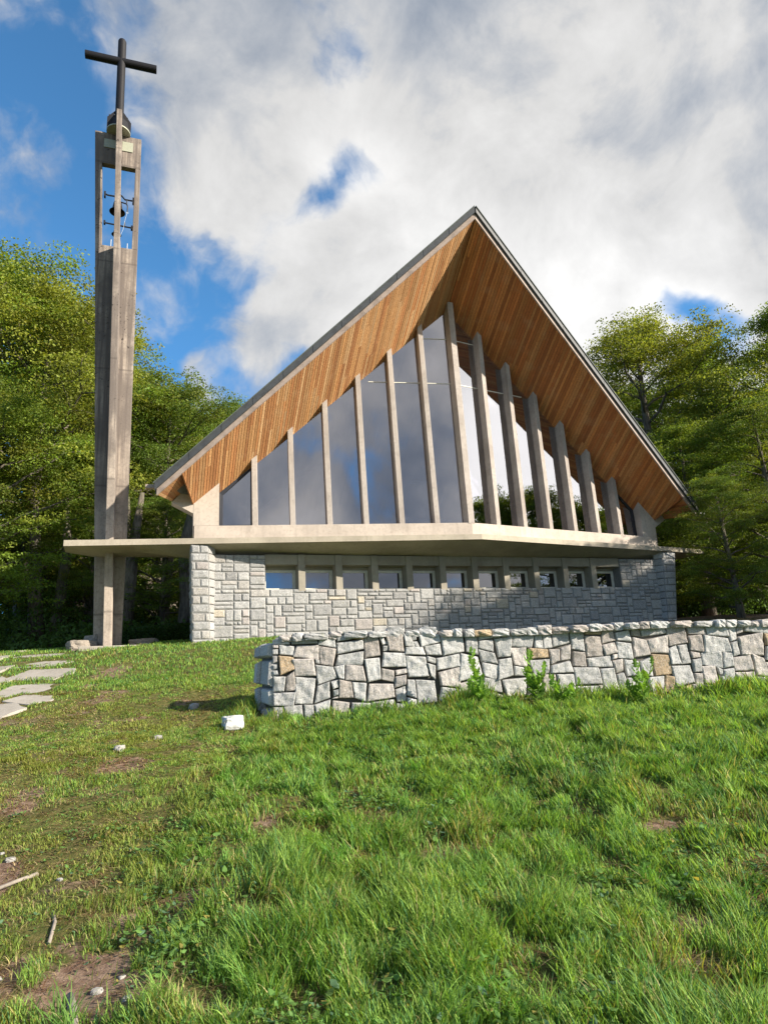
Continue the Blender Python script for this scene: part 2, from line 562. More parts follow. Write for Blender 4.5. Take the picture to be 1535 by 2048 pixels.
def mat_glass(name, fac, tint, wob=.25):
    m, t, b = newmat(name)
    m.node_tree.nodes.remove(b)
    out = m.node_tree.nodes['Material Output']
    tr = t.n('ShaderNodeBsdfTransparent'); tr.inputs[0].default_value = (*tint, 1)
    gl = t.n('ShaderNodeBsdfGlossy'); gl.inputs['Roughness'].default_value = .01; gl.inputs['Color'].default_value = (.95, .93, .95, 1)
    fr = t.n('ShaderNodeLayerWeight'); fr.inputs['Blend'].default_value = .35
    f = t.math('MULTIPLY_ADD', fr.outputs['Fresnel'], .75, fac, clamp=True)
    mx = t.n('ShaderNodeMixShader')
    t.l(f, mx.inputs[0]); t.l(tr.outputs[0], mx.inputs[1]); t.l(gl.outputs[0], mx.inputs[2])
    p = geo_pos(t)
    n = t.noise(p, 1.3, 2, .4)
    bm = t.n('ShaderNodeBump'); bm.inputs['Strength'].default_value = wob; bm.inputs['Distance'].default_value = .006
    t.l(n, bm.inputs['Height']); t.l(bm.outputs[0], gl.inputs['Normal'])
    t.l(mx.outputs[0], out.inputs['Surface'])
    return m


M['glass'] = mat_glass('tall_window_glass', .34, (.52, .52, .56))
M['smallglass'] = mat_glass('small_window_glass', .20, (.15, .15, .17), .1)


def mat_leaf(name, trans=.45, rough=.55):
    m, t, b = newmat(name)
    out = m.node_tree.nodes['Material Output']
    ti = tintnode(t)
    t.l(ti, b.inputs['Base Color'])
    b.inputs['Roughness'].default_value = rough
    b.inputs['Specular IOR Level'].default_value = .25
    tl = t.n('ShaderNodeBsdfTranslucent')
    c2 = t.mix(1.0, ti, (1.25, 1.2, .55), 'MULTIPLY')
    t.l(c2, tl.inputs[0])
    mx = t.n('ShaderNodeMixShader'); mx.inputs[0].default_value = trans
    t.l(b.outputs[0], mx.inputs[1]); t.l(tl.outputs[0], mx.inputs[2]); t.l(mx.outputs[0], out.inputs['Surface'])
    return m


M['leaf'] = mat_leaf('beech_leaf')
M['grass'] = mat_leaf('grass_blade', .45, .6)
M['needle'] = mat_leaf('needle_leaf', .2)


def mat_bark():
    m, t, b = newmat('bark')
    p = geo_pos(t)
    n = t.noise(t.scalev(p, (4, 4, .8)), 3, 6, .65)
    n2 = t.noise(p, 1.2, 3, .6)
    c = t.mix(t.smooth(n, .35, .7), (.17, .145, .115), (.05, .042, .034))
    c = t.mix(t.math('MULTIPLY', t.smooth(n2, .5, .7), .6), c, (.10, .11, .05))
    t.l(c, b.inputs['Base Color']); b.inputs['Roughness'].default_value = .95
    bump(t, b, n, .7, .03)
    return m


M['bark'] = mat_bark()


def mat_ground():
    m, t, b = newmat('soil_moss_and_turf')
    p = geo_pos(t)
    at = t.n('ShaderNodeAttribute'); at.attribute_name = 'wear'
    w = at.outputs['Fac']
    n1 = t.noise(p, 2.3, 6, .6); n2 = t.noise(p, 13, 6, .7); n3 = t.noise(p, 75, 4, .7)
    soil = t.mix(t.smooth(n2, .35, .7), (.13, .078, .052), (.29, .205, .15))
    soil = t.mix(t.math('MULTIPLY', t.smooth(n3, .60, .72), .7), soil, (.42, .36, .29))
    soil = t.mix(t.math('MULTIPLY', t.smooth(n3, .42, .3), .6), soil, (.05, .036, .026))
    turf = t.mix(t.smooth(n2, .35, .68), (.06, .075, .018), (.15, .13, .045))
    turf = t.mix(t.smooth(n1, .5, .75), turf, (.16, .13, .045))
    turf = t.mix(t.math('MULTIPLY', t.smooth(n3, .45, .3), .6), turf, (.03, .035, .012))
    ww = t.smooth(t.math('ADD', w, t.math('MULTIPLY_ADD', n2, .7, -.35)), .3, .62)
    t.l(t.mix(ww, turf, soil), b.inputs['Base Color'])
    b.inputs['Roughness'].default_value = .97
    b.inputs['Specular IOR Level'].default_value = .15
    h = t.math('ADD', t.math('MULTIPLY', n2, .6), t.math('MULTIPLY', n3, .4))
    bump(t, b, h, .9, .03)
    return m


M['ground'] = mat_ground()
rng = np.random.default_rng(7)
random.seed(7)

# ------------------------------------------------------------------ ground sheet
def build_ground():
    def axis(lo, a, b, hi, fine, nco):
        left = lo + (a - lo) * (1 - np.linspace(1, 0, nco, endpoint=False) ** 2.2)
        right = b + (hi - b) * np.linspace(0, 1, nco + 1)[1:] ** 2.2
        return np.concatenate([left, np.arange(a, b, fine), right])
    Ds = axis(-400, 1.0, 18.0, 900, .09, 40)
    Ss = axis(-700, -9.5, 9.5, 700, .09, 40)
    Dg, Sg = np.meshgrid(Ds, Ss, indexing='ij')
    X, Y = from_ds(Dg, Sg)
    Z = ground(X, Y)
    nD, nS = Dg.shape
    v = np.stack([X, Y, Z], -1).reshape(-1, 3)
    i = np.arange(nD - 1)[:, None] * nS + np.arange(nS - 1)[None, :]
    f = np.stack([i, i + 1, i + nS + 1, i + nS], -1).reshape(-1, 4)[:, ::-1]
    me = array_mesh('ground', v, f.ravel(), np.full(len(f), 4), np.ones((len(f), 3)), M['ground'], True)
    a = me.attributes.new('wear', 'FLOAT', 'POINT')
    a.data.foreach_set('value', wear(X, Y).ravel().astype(np.float32))
    o = bpy.data.objects.new('ground', me); COL.objects.link(o)
    tag(o, kind='structure')


build_ground()

# ------------------------------------------------------------------ stone packing
def pack(nu, nv, wmax, hmax, rnd, fill=.12):
    occ = np.zeros((nv, nu), bool); out = []
    for j in range(nv):
        for i in range(nu):
            if occ[j, i]: continue
            w = rnd.choice(wmax); h = rnd.choice(hmax)
            if rnd.random() < fill: w = h = 1
            ww = 0
            while ww < w and i + ww < nu and not occ[j, i + ww]: ww += 1
            w = ww
            if i + w < nu and (i + w + 1 >= nu or occ[j, min(i + w + 1, nu - 1)]) and not occ[j, i + w]: w += 1
            h = min(h, nv - j)
            if h > w * 1.7: h = max(1, int(w * 1.7))
            occ[j:j + h, i:i + w] = True
            out.append((i, j, w, h))
    return out


def stones(mb, P, rects, nu, nv, gap, relief, tintf, res, seed, warp=0.0, rough=.3, sink=.02, W_=1.0, H_=1.0, edge=.05, tilt=0.0):
    """P(u, v, d) maps face coordinates (metres) and outward height to 3D; every stone is a domed, rough patch"""
    r = random.Random(seed)
    cu, cv = W_ / nu, H_ / nv
    def wf(u, v):
        if warp == 0: return u, v
        a = vnoise(np.array([u / cu * .55]), np.array([v / cv * .55]), seed)[0] - .5
        b_ = vnoise(np.array([u / cu * .55 + 50]), np.array([v / cv * .55]), seed + 3)[0] - .5
        eb = min(1, u / cu, (W_ - u) / cu, 9); 
        return u + a * warp * cu * max(0, eb), v + b_ * warp * cv
    for k, (i, j, w, h) in enumerate(rects):
        c4 = [wf(i * cu, j * cv), wf((i + w) * cu, j * cv), wf((i + w) * cu, (j + h) * cv), wf(i * cu, (j + h) * cv)]
        c4 = [np.array(q) for q in c4]
        g = gap * (.6 + .8 * r.random())
        cen = sum(c4) / 4
        a_ = (r.random() - .5) * tilt
        R2 = np.array([[math.cos(a_), -math.sin(a_)], [math.sin(a_), math.cos(a_)]])
        c4 = [cen + R2 @ ((q - cen) * (1 - 1.4 * g / max(.05, np.linalg.norm((q - cen))))) for q in c4]
        if warp:      # knock some corners off
            c4 = [q + (cen - q) * r.choice([0, 0, 0, .04, .10]) for q in c4]
        nx = max(3, int(round(w * cu / res))); ny = max(3, int(round(h * cv / res)))
        us = np.concatenate([[0, .5 / nx * .6], np.linspace(.5 / nx * 1.6, 1 - .5 / nx * 1.6, nx), [1 - .5 / nx * .6, 1]])
        vs_ = np.concatenate([[0, .5 / ny * .6], np.linspace(.5 / ny * 1.6, 1 - .5 / ny * 1.6, ny), [1 - .5 / ny * .6, 1]])
        top = relief * (.65 + .6 * r.random())
        sx, sy = (r.random() - .5) * .6, (r.random() - .5) * .6
        vv = []
        off = r.random() * 90
        for b_ in vs_:
            for a_ in us:
                q = (c4[0] * (1 - a_) + c4[1] * a_) * (1 - b_) + (c4[3] * (1 - a_) + c4[2] * a_) * b_
                ed = min(a_ * w * cu, (1 - a_) * w * cu, b_ * h * cv, (1 - b_) * h * cv)
                e = min(1.0, ed / edge)
                nn = float(fbm(np.array([q[0] * 9 + off]), np.array([q[1] * 9 + off]), 3, seed)[0]) - .5
                d = -sink + (top + sink) * (1 - (1 - e) ** 2.4) * (1 + sx * (a_ - .5) + sy * (b_ - .5)) + nn * rough * relief * 2.4 * min(1, e * 3)
                # ragged outline
                if 0 < ed or True:
                    q = q + (cen - q) * (.022 * (float(vnoise(np.array([q[0] * 14 + off]), np.array([q[1] * 14]), seed + 5)[0])) * (1 if warp else .3))
                vv.append(P(q[0], q[1], d))
        n = len(us)
        fs = [(y * n + x, y * n + x + 1, (y + 1) * n + x + 1, (y + 1) * n + x) for y in range(len(vs_) - 1) for x in range(n - 1)]
        mb.add(vv, fs, tintf(r))


def tint_ashlar(r):
    q = r.random(); k = .85 + .3 * r.random()
    if q < .72: c = (.32, .32, .315)
    elif q < .80: c = (.25, .25, .25)
    elif q < .92: c = (.335, .32, .30)
    elif q < .985: c = (.345, .315, .30)
    else: c = (.38, .34, .27)
    return tuple(x * k for x in c)


def tint_rubble(r):
    q = r.random(); k = .8 + .35 * r.random()
    if q < .60: c = (.42, .42, .415)
    elif q < .84: c = (.42, .385, .36)
    elif q < .96: c = (.36, .32, .29)
    else: c = (.40, .29, .17)
    return tuple(x * k for x in c)


# ------------------------------------------------------------------ the chapel
r_, t_, u_, zr, g_, k_, ya, xe, ye, s1, tb = 0.1629, 0.0232, 0.00809, 7.34066, 0.71046, 0.77708, -1.90427, 8.4918, 0.27128, 0.97494, -0.03505


def sof(x, y):
    return zr - g_ * y - k_ * abs(x)


def vfront(x, off=0.0):     # front line of the glazed prow at base, moved back by off
    return tb * 0 + r_ * abs(x) + off


chapel = thing('chapel', 'stone and concrete chapel with a steep pointed timber-lined roof over a tall ribbed window front', 'chapel', (0, 3, -3.1))

# lower storey: ashlar granite wall, buttresses
WY = .9
ZB = -4.3
mb = MB()
def face_Y(x0, z0, yy):
    return lambda u, v, d: (x0 + u, yy - d, z0 + v)
# low part, full width, below the window band
H1 = -1.74 - ZB
nu, nv = 136, 25
rr = random.Random(3)
mb2 = MB()
stones(mb2, face_Y(-7.06, ZB, WY), pack(nu, nv, [2, 2, 3, 3, 4, 5], [1, 1, 2, 2, 3], rr, .05), nu, nv, .006, .026, tint_ashlar, .045, 5, rough=.35, sink=.012, W_=14.12, H_=H1, edge=.035)
nu, nv = 13, 8
stones(mb2, face_Y(-7.06, -1.74, WY), pack(nu, nv, [2, 3, 4], [1, 2], rr, 0), nu, nv, .006, .020, tint_ashlar, .055, 6, rough=.3, sink=.012, W_=1.34, H_=.92, edge=.035)
nu = 14
stones(mb2, face_Y(5.62, -1.74, WY), pack(nu, nv, [2, 3, 4], [1, 2], rr, 0), nu, nv, .006, .020, tint_ashlar, .055, 8, rough=.3, sink=.012, W_=1.44, H_=.92, edge=.035)
mb = MB()
mb.box(-7.06, 7.06, WY + .004, WY + .55, ZB, -1.744)
mb.box(-7.06, -5.72, WY + .004, WY + .55, -1.744, -.83)
mb.box(5.62, 7.06, WY + .004, WY + .55, -1.744, -.83)
# side and back walls of the lower storey
for s in (-1, 1):
    mb.prism([(s * 7.06, WY + .1, ZB), (s * 7.5, WY + .1, ZB), (s * .3, 10.0, ZB), (s * .01, 9.7, ZB)], (0, 0, 2.95))
wall = mb.build('wall', M['mortar'], chapel)
ash = mb2.build('stonework', M['ashlar'], wall, smooth=False)
ash['label'] = 'squared grey granite blocks of the lower storey wall'
# the concrete beam above the windows, behind it the dark room
mb = MB()
mb.box(-5.72, 5.62, WY + .03, WY + .50, -1.07, -.80)
mb.build('lintel', M['post'], chapel)
mb = MB()
mb.box(-5.72, 5.62, WY + .36, WY + .50, -1.16, -1.075)
mb.build('window_head', M['post'], chapel)
mb = MB()
mb.box(-5.72, 5.62, WY + 1.9, WY + 2.0, -2.4, -.5)
mb.box(-5.72, 5.62, WY + .5, WY + 2.0, -1.80, -1.76)
mb.build('room_lining', M['inner'], chapel)
XP = [-4.74 + 1.0378 * i for i in range(10)]
for i, xp in enumerate(XP):
    b = MB(); b.box(xp - .095, xp + .095, WY - .02, WY + .5, -1.80, -.80)
    b.build('post', M['post'], chapel, bevel=.008)
edges = [-5.72] + XP + [5.62]
for i in range(11):
    xa = edges[i] + (.095 if i else 0.0); xb = edges[i + 1] - (.095 if i < 10 else 0.0)
    yf = WY + .36
    b = MB()
    w_ = .07
    z0, z1 = -1.735, -1.165
    b.box(xa + .002, xb - .002, yf, yf + .06, z0, z0 + w_); b.box(xa + .002, xb - .002, yf, yf + .06, z1 - w_, z1)
    b.box(xa + .002, xa + w_, yf + .001, yf + .061, z0 + w_, z1 - w_); b.box(xb - w_ * 1.3, xb - .002, yf + .001, yf + .061, z0 + w_, z1 - w_)
    fr = b.build('window', M['whiteframe'], chapel, bevel=.004)
    b = MB(); b.box(xa + w_, xb - w_ * 1.3, yf + .025, yf + .035, z0 + w_, z1 - w_)
    b.build('pane', M['smallglass'], fr)

# buttresses: battered quoined stone piers at both ends of the wall
def buttress(s, seed):
    mbq = MB(); core = MB()
    top, bot = -.62, ZB
    def xi(z): q = (z - bot) / (top - bot); return 7.09 + .11 * q if s < 0 else 6.93 + .26 * q
    def xo(z): q = (z - bot) / (top - bot); return 7.50 + .13 * q if s < 0 else 7.15 + .58 * q
    yf0, yf1 = .72, .68
    def yf(z): q = (z - bot) / (top - bot); return yf0 + (yf1 - yf0) * q
    b4 = [(s * xi(bot), yf(bot)), (s * xo(bot), yf(bot)), (s * xo(bot), 1.5), (s * 6.90, 1.5)]
    t4 = [(s * xi(top), yf(top)), (s * xo(top), yf(top)), (s * xo(top), 1.5), (s * 6.98, 1.5)]
    if s < 0: b4 = [b4[1], b4[0], b4[3], b4[2]]; t4 = [t4[1], t4[0], t4[3], t4[2]]
    core.hexa([(x, y, bot) for x, y in b4], [(x, y, top) for x, y in t4])
    Hh = top - bot
    rd = random.Random(seed)
    n = 17
    # front face: one or two stones per course
    def Pf(u, v, d):
        z = bot + v; a = s * xi(z); c = s * xo(z)
        if s < 0: a, c = c, a
        return (a + (c - a) * u, yf(z) - d, z)
    def Ps(sgn):   # side faces; sgn +1 = face looking to +x
        def P(u, v, d):
            z = bot + v
            xx = (xo(z) if s * sgn > 0 else xi(z)) * s
            y0, y1 = yf(z), .92 if s * sgn < 0 else 1.5
            q_ = u if sgn > 0 else 1 - u
            yy = y0 + (y1 - y0) * q_
            if s * sgn < 0: xx = s * (xi(z) * (1 - q_) + 7.0 * q_)
            return (xx + sgn * d, yy, z)
        return P
    fr = []; sr = []; so_ = []
    for j in range(n):
        if j % 2: fr += [(0, j, 4, 1)]
        else: c = rd.choice([1, 2, 3]); fr += [(0, j, c, 1), (c, j, 4 - c, 1)]
        sr += [(0, j, 4, 1)]
        so_ += [(0, j, 3, 1), (3, j, 5, 1)]
    # widths in u are 0..1, so scale the gaps with a metre-based wrapper
    def scaled(P, w):
        return lambda u, v, d: P(u / w, v, d)
    stones(mbq, scaled(Pf, .5), fr, 4, n, .010, .022, tint_ashlar, .055, seed, rough=.35, sink=.012, W_=.5, H_=Hh, edge=.035)
    stones(mbq, scaled(Ps(-s), .26), sr, 4, n, .006, .016, tint_ashlar, .055, seed + 1, rough=.35, sink=.012, W_=.26, H_=Hh, edge=.035)
    stones(mbq, scaled(Ps(s), 1.15), so_, 8, n, .010, .022, tint_ashlar, .055, seed + 2, rough=.35, sink=.012, W_=1.15, H_=Hh, edge=.035)
    c = core.build('buttress', M['mortar'], chapel)
    mbq.build('stonework', M['ashlar'], c)
buttress(-1, 21)
buttress(1, 31)

# concrete ledge: folded slab that also reaches out to the bell tower
FE = lambda x: -.57 + .162 * abs(x)
mb = MB()
TOPZ, BOTZ = -.452, -.60
def slabpoly(z):
    return [(-10.63, 1.15, z), (0, -.57, z), (9.18, .92, z), (8.9, 2.6, z), (7.0, 2.6, z), (-7.0, 2.52, z), (-10.10, 2.52, z), (-10.68, 1.95, z)]
mb.add(slabpoly(BOTZ) + slabpoly(TOPZ), [(7, 6, 5, 4, 3, 2, 1, 0), tuple(range(8, 16))] + [(i, (i + 1) % 8, (i + 1) % 8 + 8, i + 8) for i in range(8)])
# sloping underside between the edge and the wall
xs = [-9.0, -7.2, -3.6, 0, 3.6, 7.2, 8.6]
vt = []; fc = []
for x in xs:
    e = .012
    zb = -.86 if abs(x) < 7.5 else -.66
    vt += [(x, FE(x) + e, BOTZ + .003), (x, WY + .6, zb - .02 if abs(x) < 7.5 else -.64), (x, WY + .6, BOTZ + .003)]
for i in range(len(xs) - 1):
    a, b_ = i * 3, i * 3 + 3
    fc += [(a, a + 1, b_ + 1, b_), (a + 1, a + 2, b_ + 2, b_ + 1)]
fc += [(0, 2, 1), (len(vt) - 3, len(vt) - 2, len(vt) - 1)]
mb.add(vt, fc)
mb.build('ledge', M['slab'], chapel, bevel=.0)

# parapet band under the tall windows and the two solid end panels
mb = MB()
for s in (-1, 1):
    a = [(0, tb), (s * 7.54, vfront(7.54, -.03)), (s * 7.54, vfront(7.54, .42)), (0, .42)]
    if s < 0: a = a[::-1]
    lo = [(x, y, TOPZ - .01) for x, y in a]; hi = [(x, y, 0.0) for x, y in a]
    mb.hexa(lo, hi)
mb.build('parapet', M['concrete'], chapel)
for s in (-1, 1):
    xa, xb = 6.91, 7.55
    ya_, yb_ = vfront(xa, -.03), vfront(xb, -.03)
    ep = MB()
    def panel(poly2, yo, th):
        # poly2: (x, z) list on the front plane
        ep.prism([(s * x, vfront(x, yo), z) for x, z in poly2], (0, th, 0))
    panel([(xa, .004), (xb + .012, .004), (xb + .012, sof(xb, yb_) + .02), (xa, sof(xa, ya_) + .02)], -.034, .42)
    panel([(xb + .012, -.44), (xb + .02, .36), (xb + .012, sof(xb, yb_) - .02)], -.031, .3)
    # ear that carries the eave
    panel([(7.56, .34), (8.12, .66), (7.83, .98), (7.56, .72)], -.028, .36)
    ep.build('end_panel', M['concrete'], chapel)

# mullions (13 concrete fins)
def wall_axes(s):
    a = math.atan(r_) * s
    tx = np.array([math.cos(a), math.sin(a)])          # along the wall (to +x)
    nb = np.array([-math.sin(a), math.cos(a)])         # backwards
    return tx, nb
MW, MD = .15, .34
for s in (-1, 0, 1):
    for i in ([0] if s == 0 else range(1, 7)):
        x0 = s * (i - 1 + s1) if i else 0.0
        y0 = r_ * abs(x0) if i else tb
        tx, nb = wall_axes(s)
        w = MW if i else .19
        b4 = []
        for (a, c) in ((-.5, 0), (.5, 0), (.5, 1), (-.5, 1)):
            q = np.array([x0, y0]) + tx * a * w + nb * c * MD
            b4.append(q)
        t4 = []
        dx, dy = (s * u_, t_)
        for q in b4:
            # follow the slightly raking line up to the soffit
            h = (zr - g_ * q[1] - k_ * abs(q[0])) / (1 + g_ * dy + k_ * (abs(u_) if s else 0))
            h += .03
            t4.append((q[0] + dx * h, q[1] + dy * h, h))
        b = MB()
        b.hexa([(q[0], q[1], -.02) for q in b4], t4)
        b.build('mullion', M['mullion'], chapel, bevel=.008)

# tall glass panes, one per bay, hung behind the fins
GB = .27
bays = [(0.02, s1)] + [(s1 + i, s1 + i + 1) for i in range(5)] + [(s1 + 5, 6.90)]
for s in (-1, 1):
    for j, (xa, xb) in enumerate(bays):
        ya_, yb_ = vfront(xa, GB), vfront(xb, GB)
        def top(x, y):
            h = (zr - g_ * y - k_ * x) / (1 + g_ * t_)
            return (s * x, y + t_ * h, h + .01)
        poly = [(s * xa, ya_, -.01), (s * xb, yb_, -.01), top(xb, yb_), top(xa, ya_)]
        tx, nb = wall_axes(s)
        wn_ = MB(); wn_.prism(poly, (nb[0] * .018, nb[1] * .018, 0))
        gl = wn_.build('window', M['glass'], chapel)
        # joints between stacked sheets
        zt = max(poly[2][2], poly[3][2])
        for zj in (4.49, 6.03):
            xr = (zr - g_ * (r_ * xa + GB) - zj * (1 + g_ * t_)) / (k_ + g_ * r_)
            x1 = min(xb, xr - .02)
            if x1 > xa + .1:
                y1, y2 = vfront(xa, GB) + t_ * zj - .012, vfront(x1, GB) + t_ * zj - .012
                jb = MB(); jb.prism([(s * xa, y1, zj), (s * x1, y2, zj), (s * x1, y2, zj + .022), (s * xa, y1, zj + .022)], (nb[0] * .04, nb[1] * .04, 0)); jb.build('glazing_joint', M['whiteframe'], gl)
        if j == 6:      # the small outermost window has a dark frame
            f_ = MB(); w = .085
            pin = [np.array(q) for q in poly]
            cen = sum(pin) / 4
            inn = [q + (cen - q) * .0 for q in pin]
            ins = []
            for q, (du, dz) in zip(pin, ((w, w), (-w * 1.3, w), (-w * 1.3, -w * .5), (w, -w * 1.5))):
                ins.append(q + np.array([s * du, abs(du) * 0, dz]))
            out4 = [q + np.array([0, -.035, 0]) for q in pin]; in4 = [q + np.array([0, -.035, 0]) for q in ins]
            for a in range(4):
                b_ = (a + 1) % 4
                f_.prism([out4[a], out4[b_], in4[b_], in4[a]], (0, .03, 0))
            f_.build('frame', M['darkframe'], gl)

# roof
roofn = {}
Zt = .5
AP = np.array([0, ya, sof(0, ya)])
BK = np.array([0, (zr - .40) / g_, .40])
mb = MB()
for s in (-1, 1):
    E_ = np.array([s * xe, ye, sof(xe, ye)])
    # top sheet, a little larger than the soffit, 0.36 m above it
    up = np.array([0, 0, .36])
    A2, E2, B2 = AP + up + (0, -.05, 0), E_ + up + (s * .08, .0, -.03), BK + up + (0, .3, 0)
    CC = np.array([s * (8.13 - .36 * 1.3), 1.32 + 1.05 * 1.3, .68 + .13 * 1.3]) + up * .5
    mb.prism([A2, E2, B2], (0, 0, .02)); mb.prism([E2, CC, B2], (0, 0, .02))
roof = mb.build('roof', M['zinc_top'], chapel)
# zinc edge flashing along the two raking front edges
for s in (-1, 1):
    E_ = np.array([s * xe, ye, sof(xe, ye)])
    e = E_ - AP
    n = np.array([-e[1] * s, e[0] * s, 0]); n /= np.linalg.norm(n); n = -n if n[1] > 0 else n    # outwards (towards -y)
    L = np.linalg.norm(e); eh = e / L
    z = np.array([0, 0, 1.])
    b = MB()
    nseg = 11
    for q in range(nseg):
        a0 = AP + e * (q / nseg) + eh * (.004 if q else 0); a1 = AP + e * ((q + 1) / nseg) + (eh * .06 if q == nseg - 1 else 0)
        o1 = n * .085
        lo0, lo1 = a0 + z * .155 + o1, a1 + z * .155 + o1
        hi0, hi1 = a0 + z * .345 + o1, a1 + z * .345 + o1
        b.prism([lo0, lo1, hi1, hi0], -n * .10)
        if q:   # standing seam between lengths
            b.prism([lo0 + n * .006 - eh * .012, lo0 + n * .006 + eh * .012, hi0 + n * .006 + eh * .012, hi0 + n * .006 - eh * .012], -n * .006)
    # drip cap
    b.prism([AP + z * .345 + n * .115, E_ + z * .345 + n * .115 + eh * .1, E_ + z * .372 + n * .115 + eh * .1, AP + z * .372 + n * .115], -n * .16, mi=1)
    b.build('edge_flashing', [M['zinc'], M['zinc_top']], chapel)
    b = MB()
    nseg = 5
    for q in range(nseg):
        a0 = AP + e * (q / nseg) + eh * .002; a1 = AP + e * ((q + 1) / nseg)
        b.prism([a0 - z * .012 + n * .02, a1 - z * .012 + n * .02, a1 + z * .18 + n * .02, a0 + z * .18 + n * .02], -n * .05)
    b.build('fascia', M['fascia'], chapel)
    # short return of the eave and its gutter
    ed = (BK - E_); ed /= np.linalg.norm(ed)
    b = MB()
    c0, c1 = E_ + z * .0, BK
    side = np.array([s * .7, .5 * 0 - .0, 0]); 
    c1 = np.array([s * (8.13 - .36 * 1.3), 1.32 + 1.05 * 1.3, .68 + .13 * 1.3])
    b.prism([c0 + z * .03, c1 + z * .03, c1 + z * .2, c0 + z * .34], (s * .03, -.03 * 0, 0))
    b.build('eave_board', M['zinc'], chapel)
    # stub of the box gutter sticking out past the corner
    b = MB()
    g0 = E_ + np.array([s * .02, .10, .12]); dr = np.array([s * 1.0, .15, 0.0]); sd_ = np.array([-.15 * s, 1.0, 0]) * .16
    Lg = .26 if s < 0 else .55; g0 = g0 + np.array([0, 0, .10 if s < 0 else 0])
    b.prism([g0, g0 + dr * Lg, g0 + dr * Lg + sd_, g0 + sd_], (0, 0, .09 if s < 0 else .05))
    b.build('gutter', M['fascia'] if s < 0 else M['zinc'], chapel)

# soffit: larch boards laid parallel to the ridge, with open joints and a dark membrane behind
def clip_convex(poly, u0, u1):
    def cl(pl, c, sgn):
        out = []
        for i in range(len(pl)):
            a, b_ = pl[i], pl[(i + 1) % len(pl)]
            fa, fb_ = sgn * (a[0] - c), sgn * (b_[0] - c)
            if fa >= 0: out.append(a)
            if (fa >= 0) != (fb_ >= 0):
                q = fa / (fa - fb_); out.append((a[0] + q * (b_[0] - a[0]), a[1] + q * (b_[1] - a[1])))
        return out
    pl = cl(poly, u0, 1)
    return cl(pl, u1, -1) if len(pl) > 2 else []
BW, BG = .062, .012
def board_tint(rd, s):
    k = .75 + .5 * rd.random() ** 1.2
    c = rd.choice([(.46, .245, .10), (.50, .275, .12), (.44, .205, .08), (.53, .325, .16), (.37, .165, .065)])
    if s > 0: c = (c[0] * .98, c[1] * .72, c[2] * .50)  # same wood on both sides; shade of the right soffit put into its tint
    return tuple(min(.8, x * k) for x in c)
for s in (-1, 1):
    FO = [(7.897, .118), (7.561, 1.30)]          # fold near the eave (x, y in plan)
    poly = [(0.012, ya), FO[0], FO[1], (6.4, (zr - .40 - k_ * 6.4) / g_), (0.012, BK[1])]
    rd = random.Random(40 + s)
    b = MB()
    x = 0.012
    while x < 7.9:
        pl = clip_convex(poly, x, x + BW)
        if len(pl) >= 3:
            ys = [q[1] for q in pl]; y0, y1 = min(ys), max(ys)
            cuts = [y0]; yy = y0 + rd.uniform(.3, 3.4)
            while yy < y1 - .2: cuts.append(yy); yy += rd.uniform(1.6, 3.4)
            cuts.append(y1)
            for a, c in zip(cuts[:-1], cuts[1:]):
                # clip in y
                pp = [(q[1], q[0]) for q in pl]
                pp = clip_convex(pp, a, c - .004)
                if len(pp) < 3: continue
                p3 = [np.array([s * q[1], q[0], sof(q[1], q[0])]) for q in pp]
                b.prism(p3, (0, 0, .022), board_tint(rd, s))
        x += BW + BG
    sf = b.build('soffit', M['board'], chapel)
    b = MB()
    b.prism([(s * q[0], q[1], sof(q[0], q[1]) + .05) for q in [(0, ya + .05), (7.86, .16), (7.53, 1.3), (6.4, (zr - .4 - k_ * 6.4) / g_), (0, BK[1])]], (0, 0, .03))
    b.build('membrane', M['membrane'], sf)
    # shallower eave panel beyond the fold
    def lift(x, y, dz): return np.array([s * x, y, sof(x, y) + dz])
    A_ = lift(7.897, .118, .004); B_ = lift(xe, ye, .004); C_ = np.array([s * 8.13, 1.32, .68]); D_ = np.array([s * 7.80, 1.30, .985])
    ex_ = np.array([-s * .36, 1.05, .13]) * 1.3; C_ = C_ + ex_; D_ = D_ + ex_
    b = MB()
    nb_ = 9
    for q in range(nb_):
        a0, a1 = q / nb_, (q + .88) / nb_
        # boards run from the fascia back towards the wall
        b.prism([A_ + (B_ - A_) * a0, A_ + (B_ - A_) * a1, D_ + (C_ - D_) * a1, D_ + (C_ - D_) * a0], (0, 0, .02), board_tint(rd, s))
    b.prism([A_ + np.array([0, 0, .03]), B_ + np.array([0, 0, .03]), C_ + np.array([0, 0, .03]), D_ + np.array([0, 0, .03])], (0, 0, .02), (.12, .06, .03))
    b.build('eave_soffit', M['board'], chapel)
    b = MB()
    F0 = lift(7.897, .118, -.02); F1 = lift(7.561, 1.20, -.02)
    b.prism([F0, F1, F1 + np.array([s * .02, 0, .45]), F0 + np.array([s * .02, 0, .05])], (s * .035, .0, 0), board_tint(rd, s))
    b.build('fold_board', M['board'], chapel)

# upper side walls and inside of the nave
mb = MB()
for s in (-1, 1):
    mb.prism([(s * 7.54, 1.62, -.45), (s * .2, 9.3, -.45), (s * .2, 9.3, .9), (s * 7.54, 1.62, .66)], (-s * .2, 0, 0))
mb.build('side_wall', M['inner'], chapel)
mb = MB()
mb.add([(-7.4, 1.5, -.03), (0, .35, -.03), (7.4, 1.5, -.03), (0, 9.3, -.03)], [(0, 1, 2, 3)])
mb.build('nave_floor', M['innerfloor'], chapel)
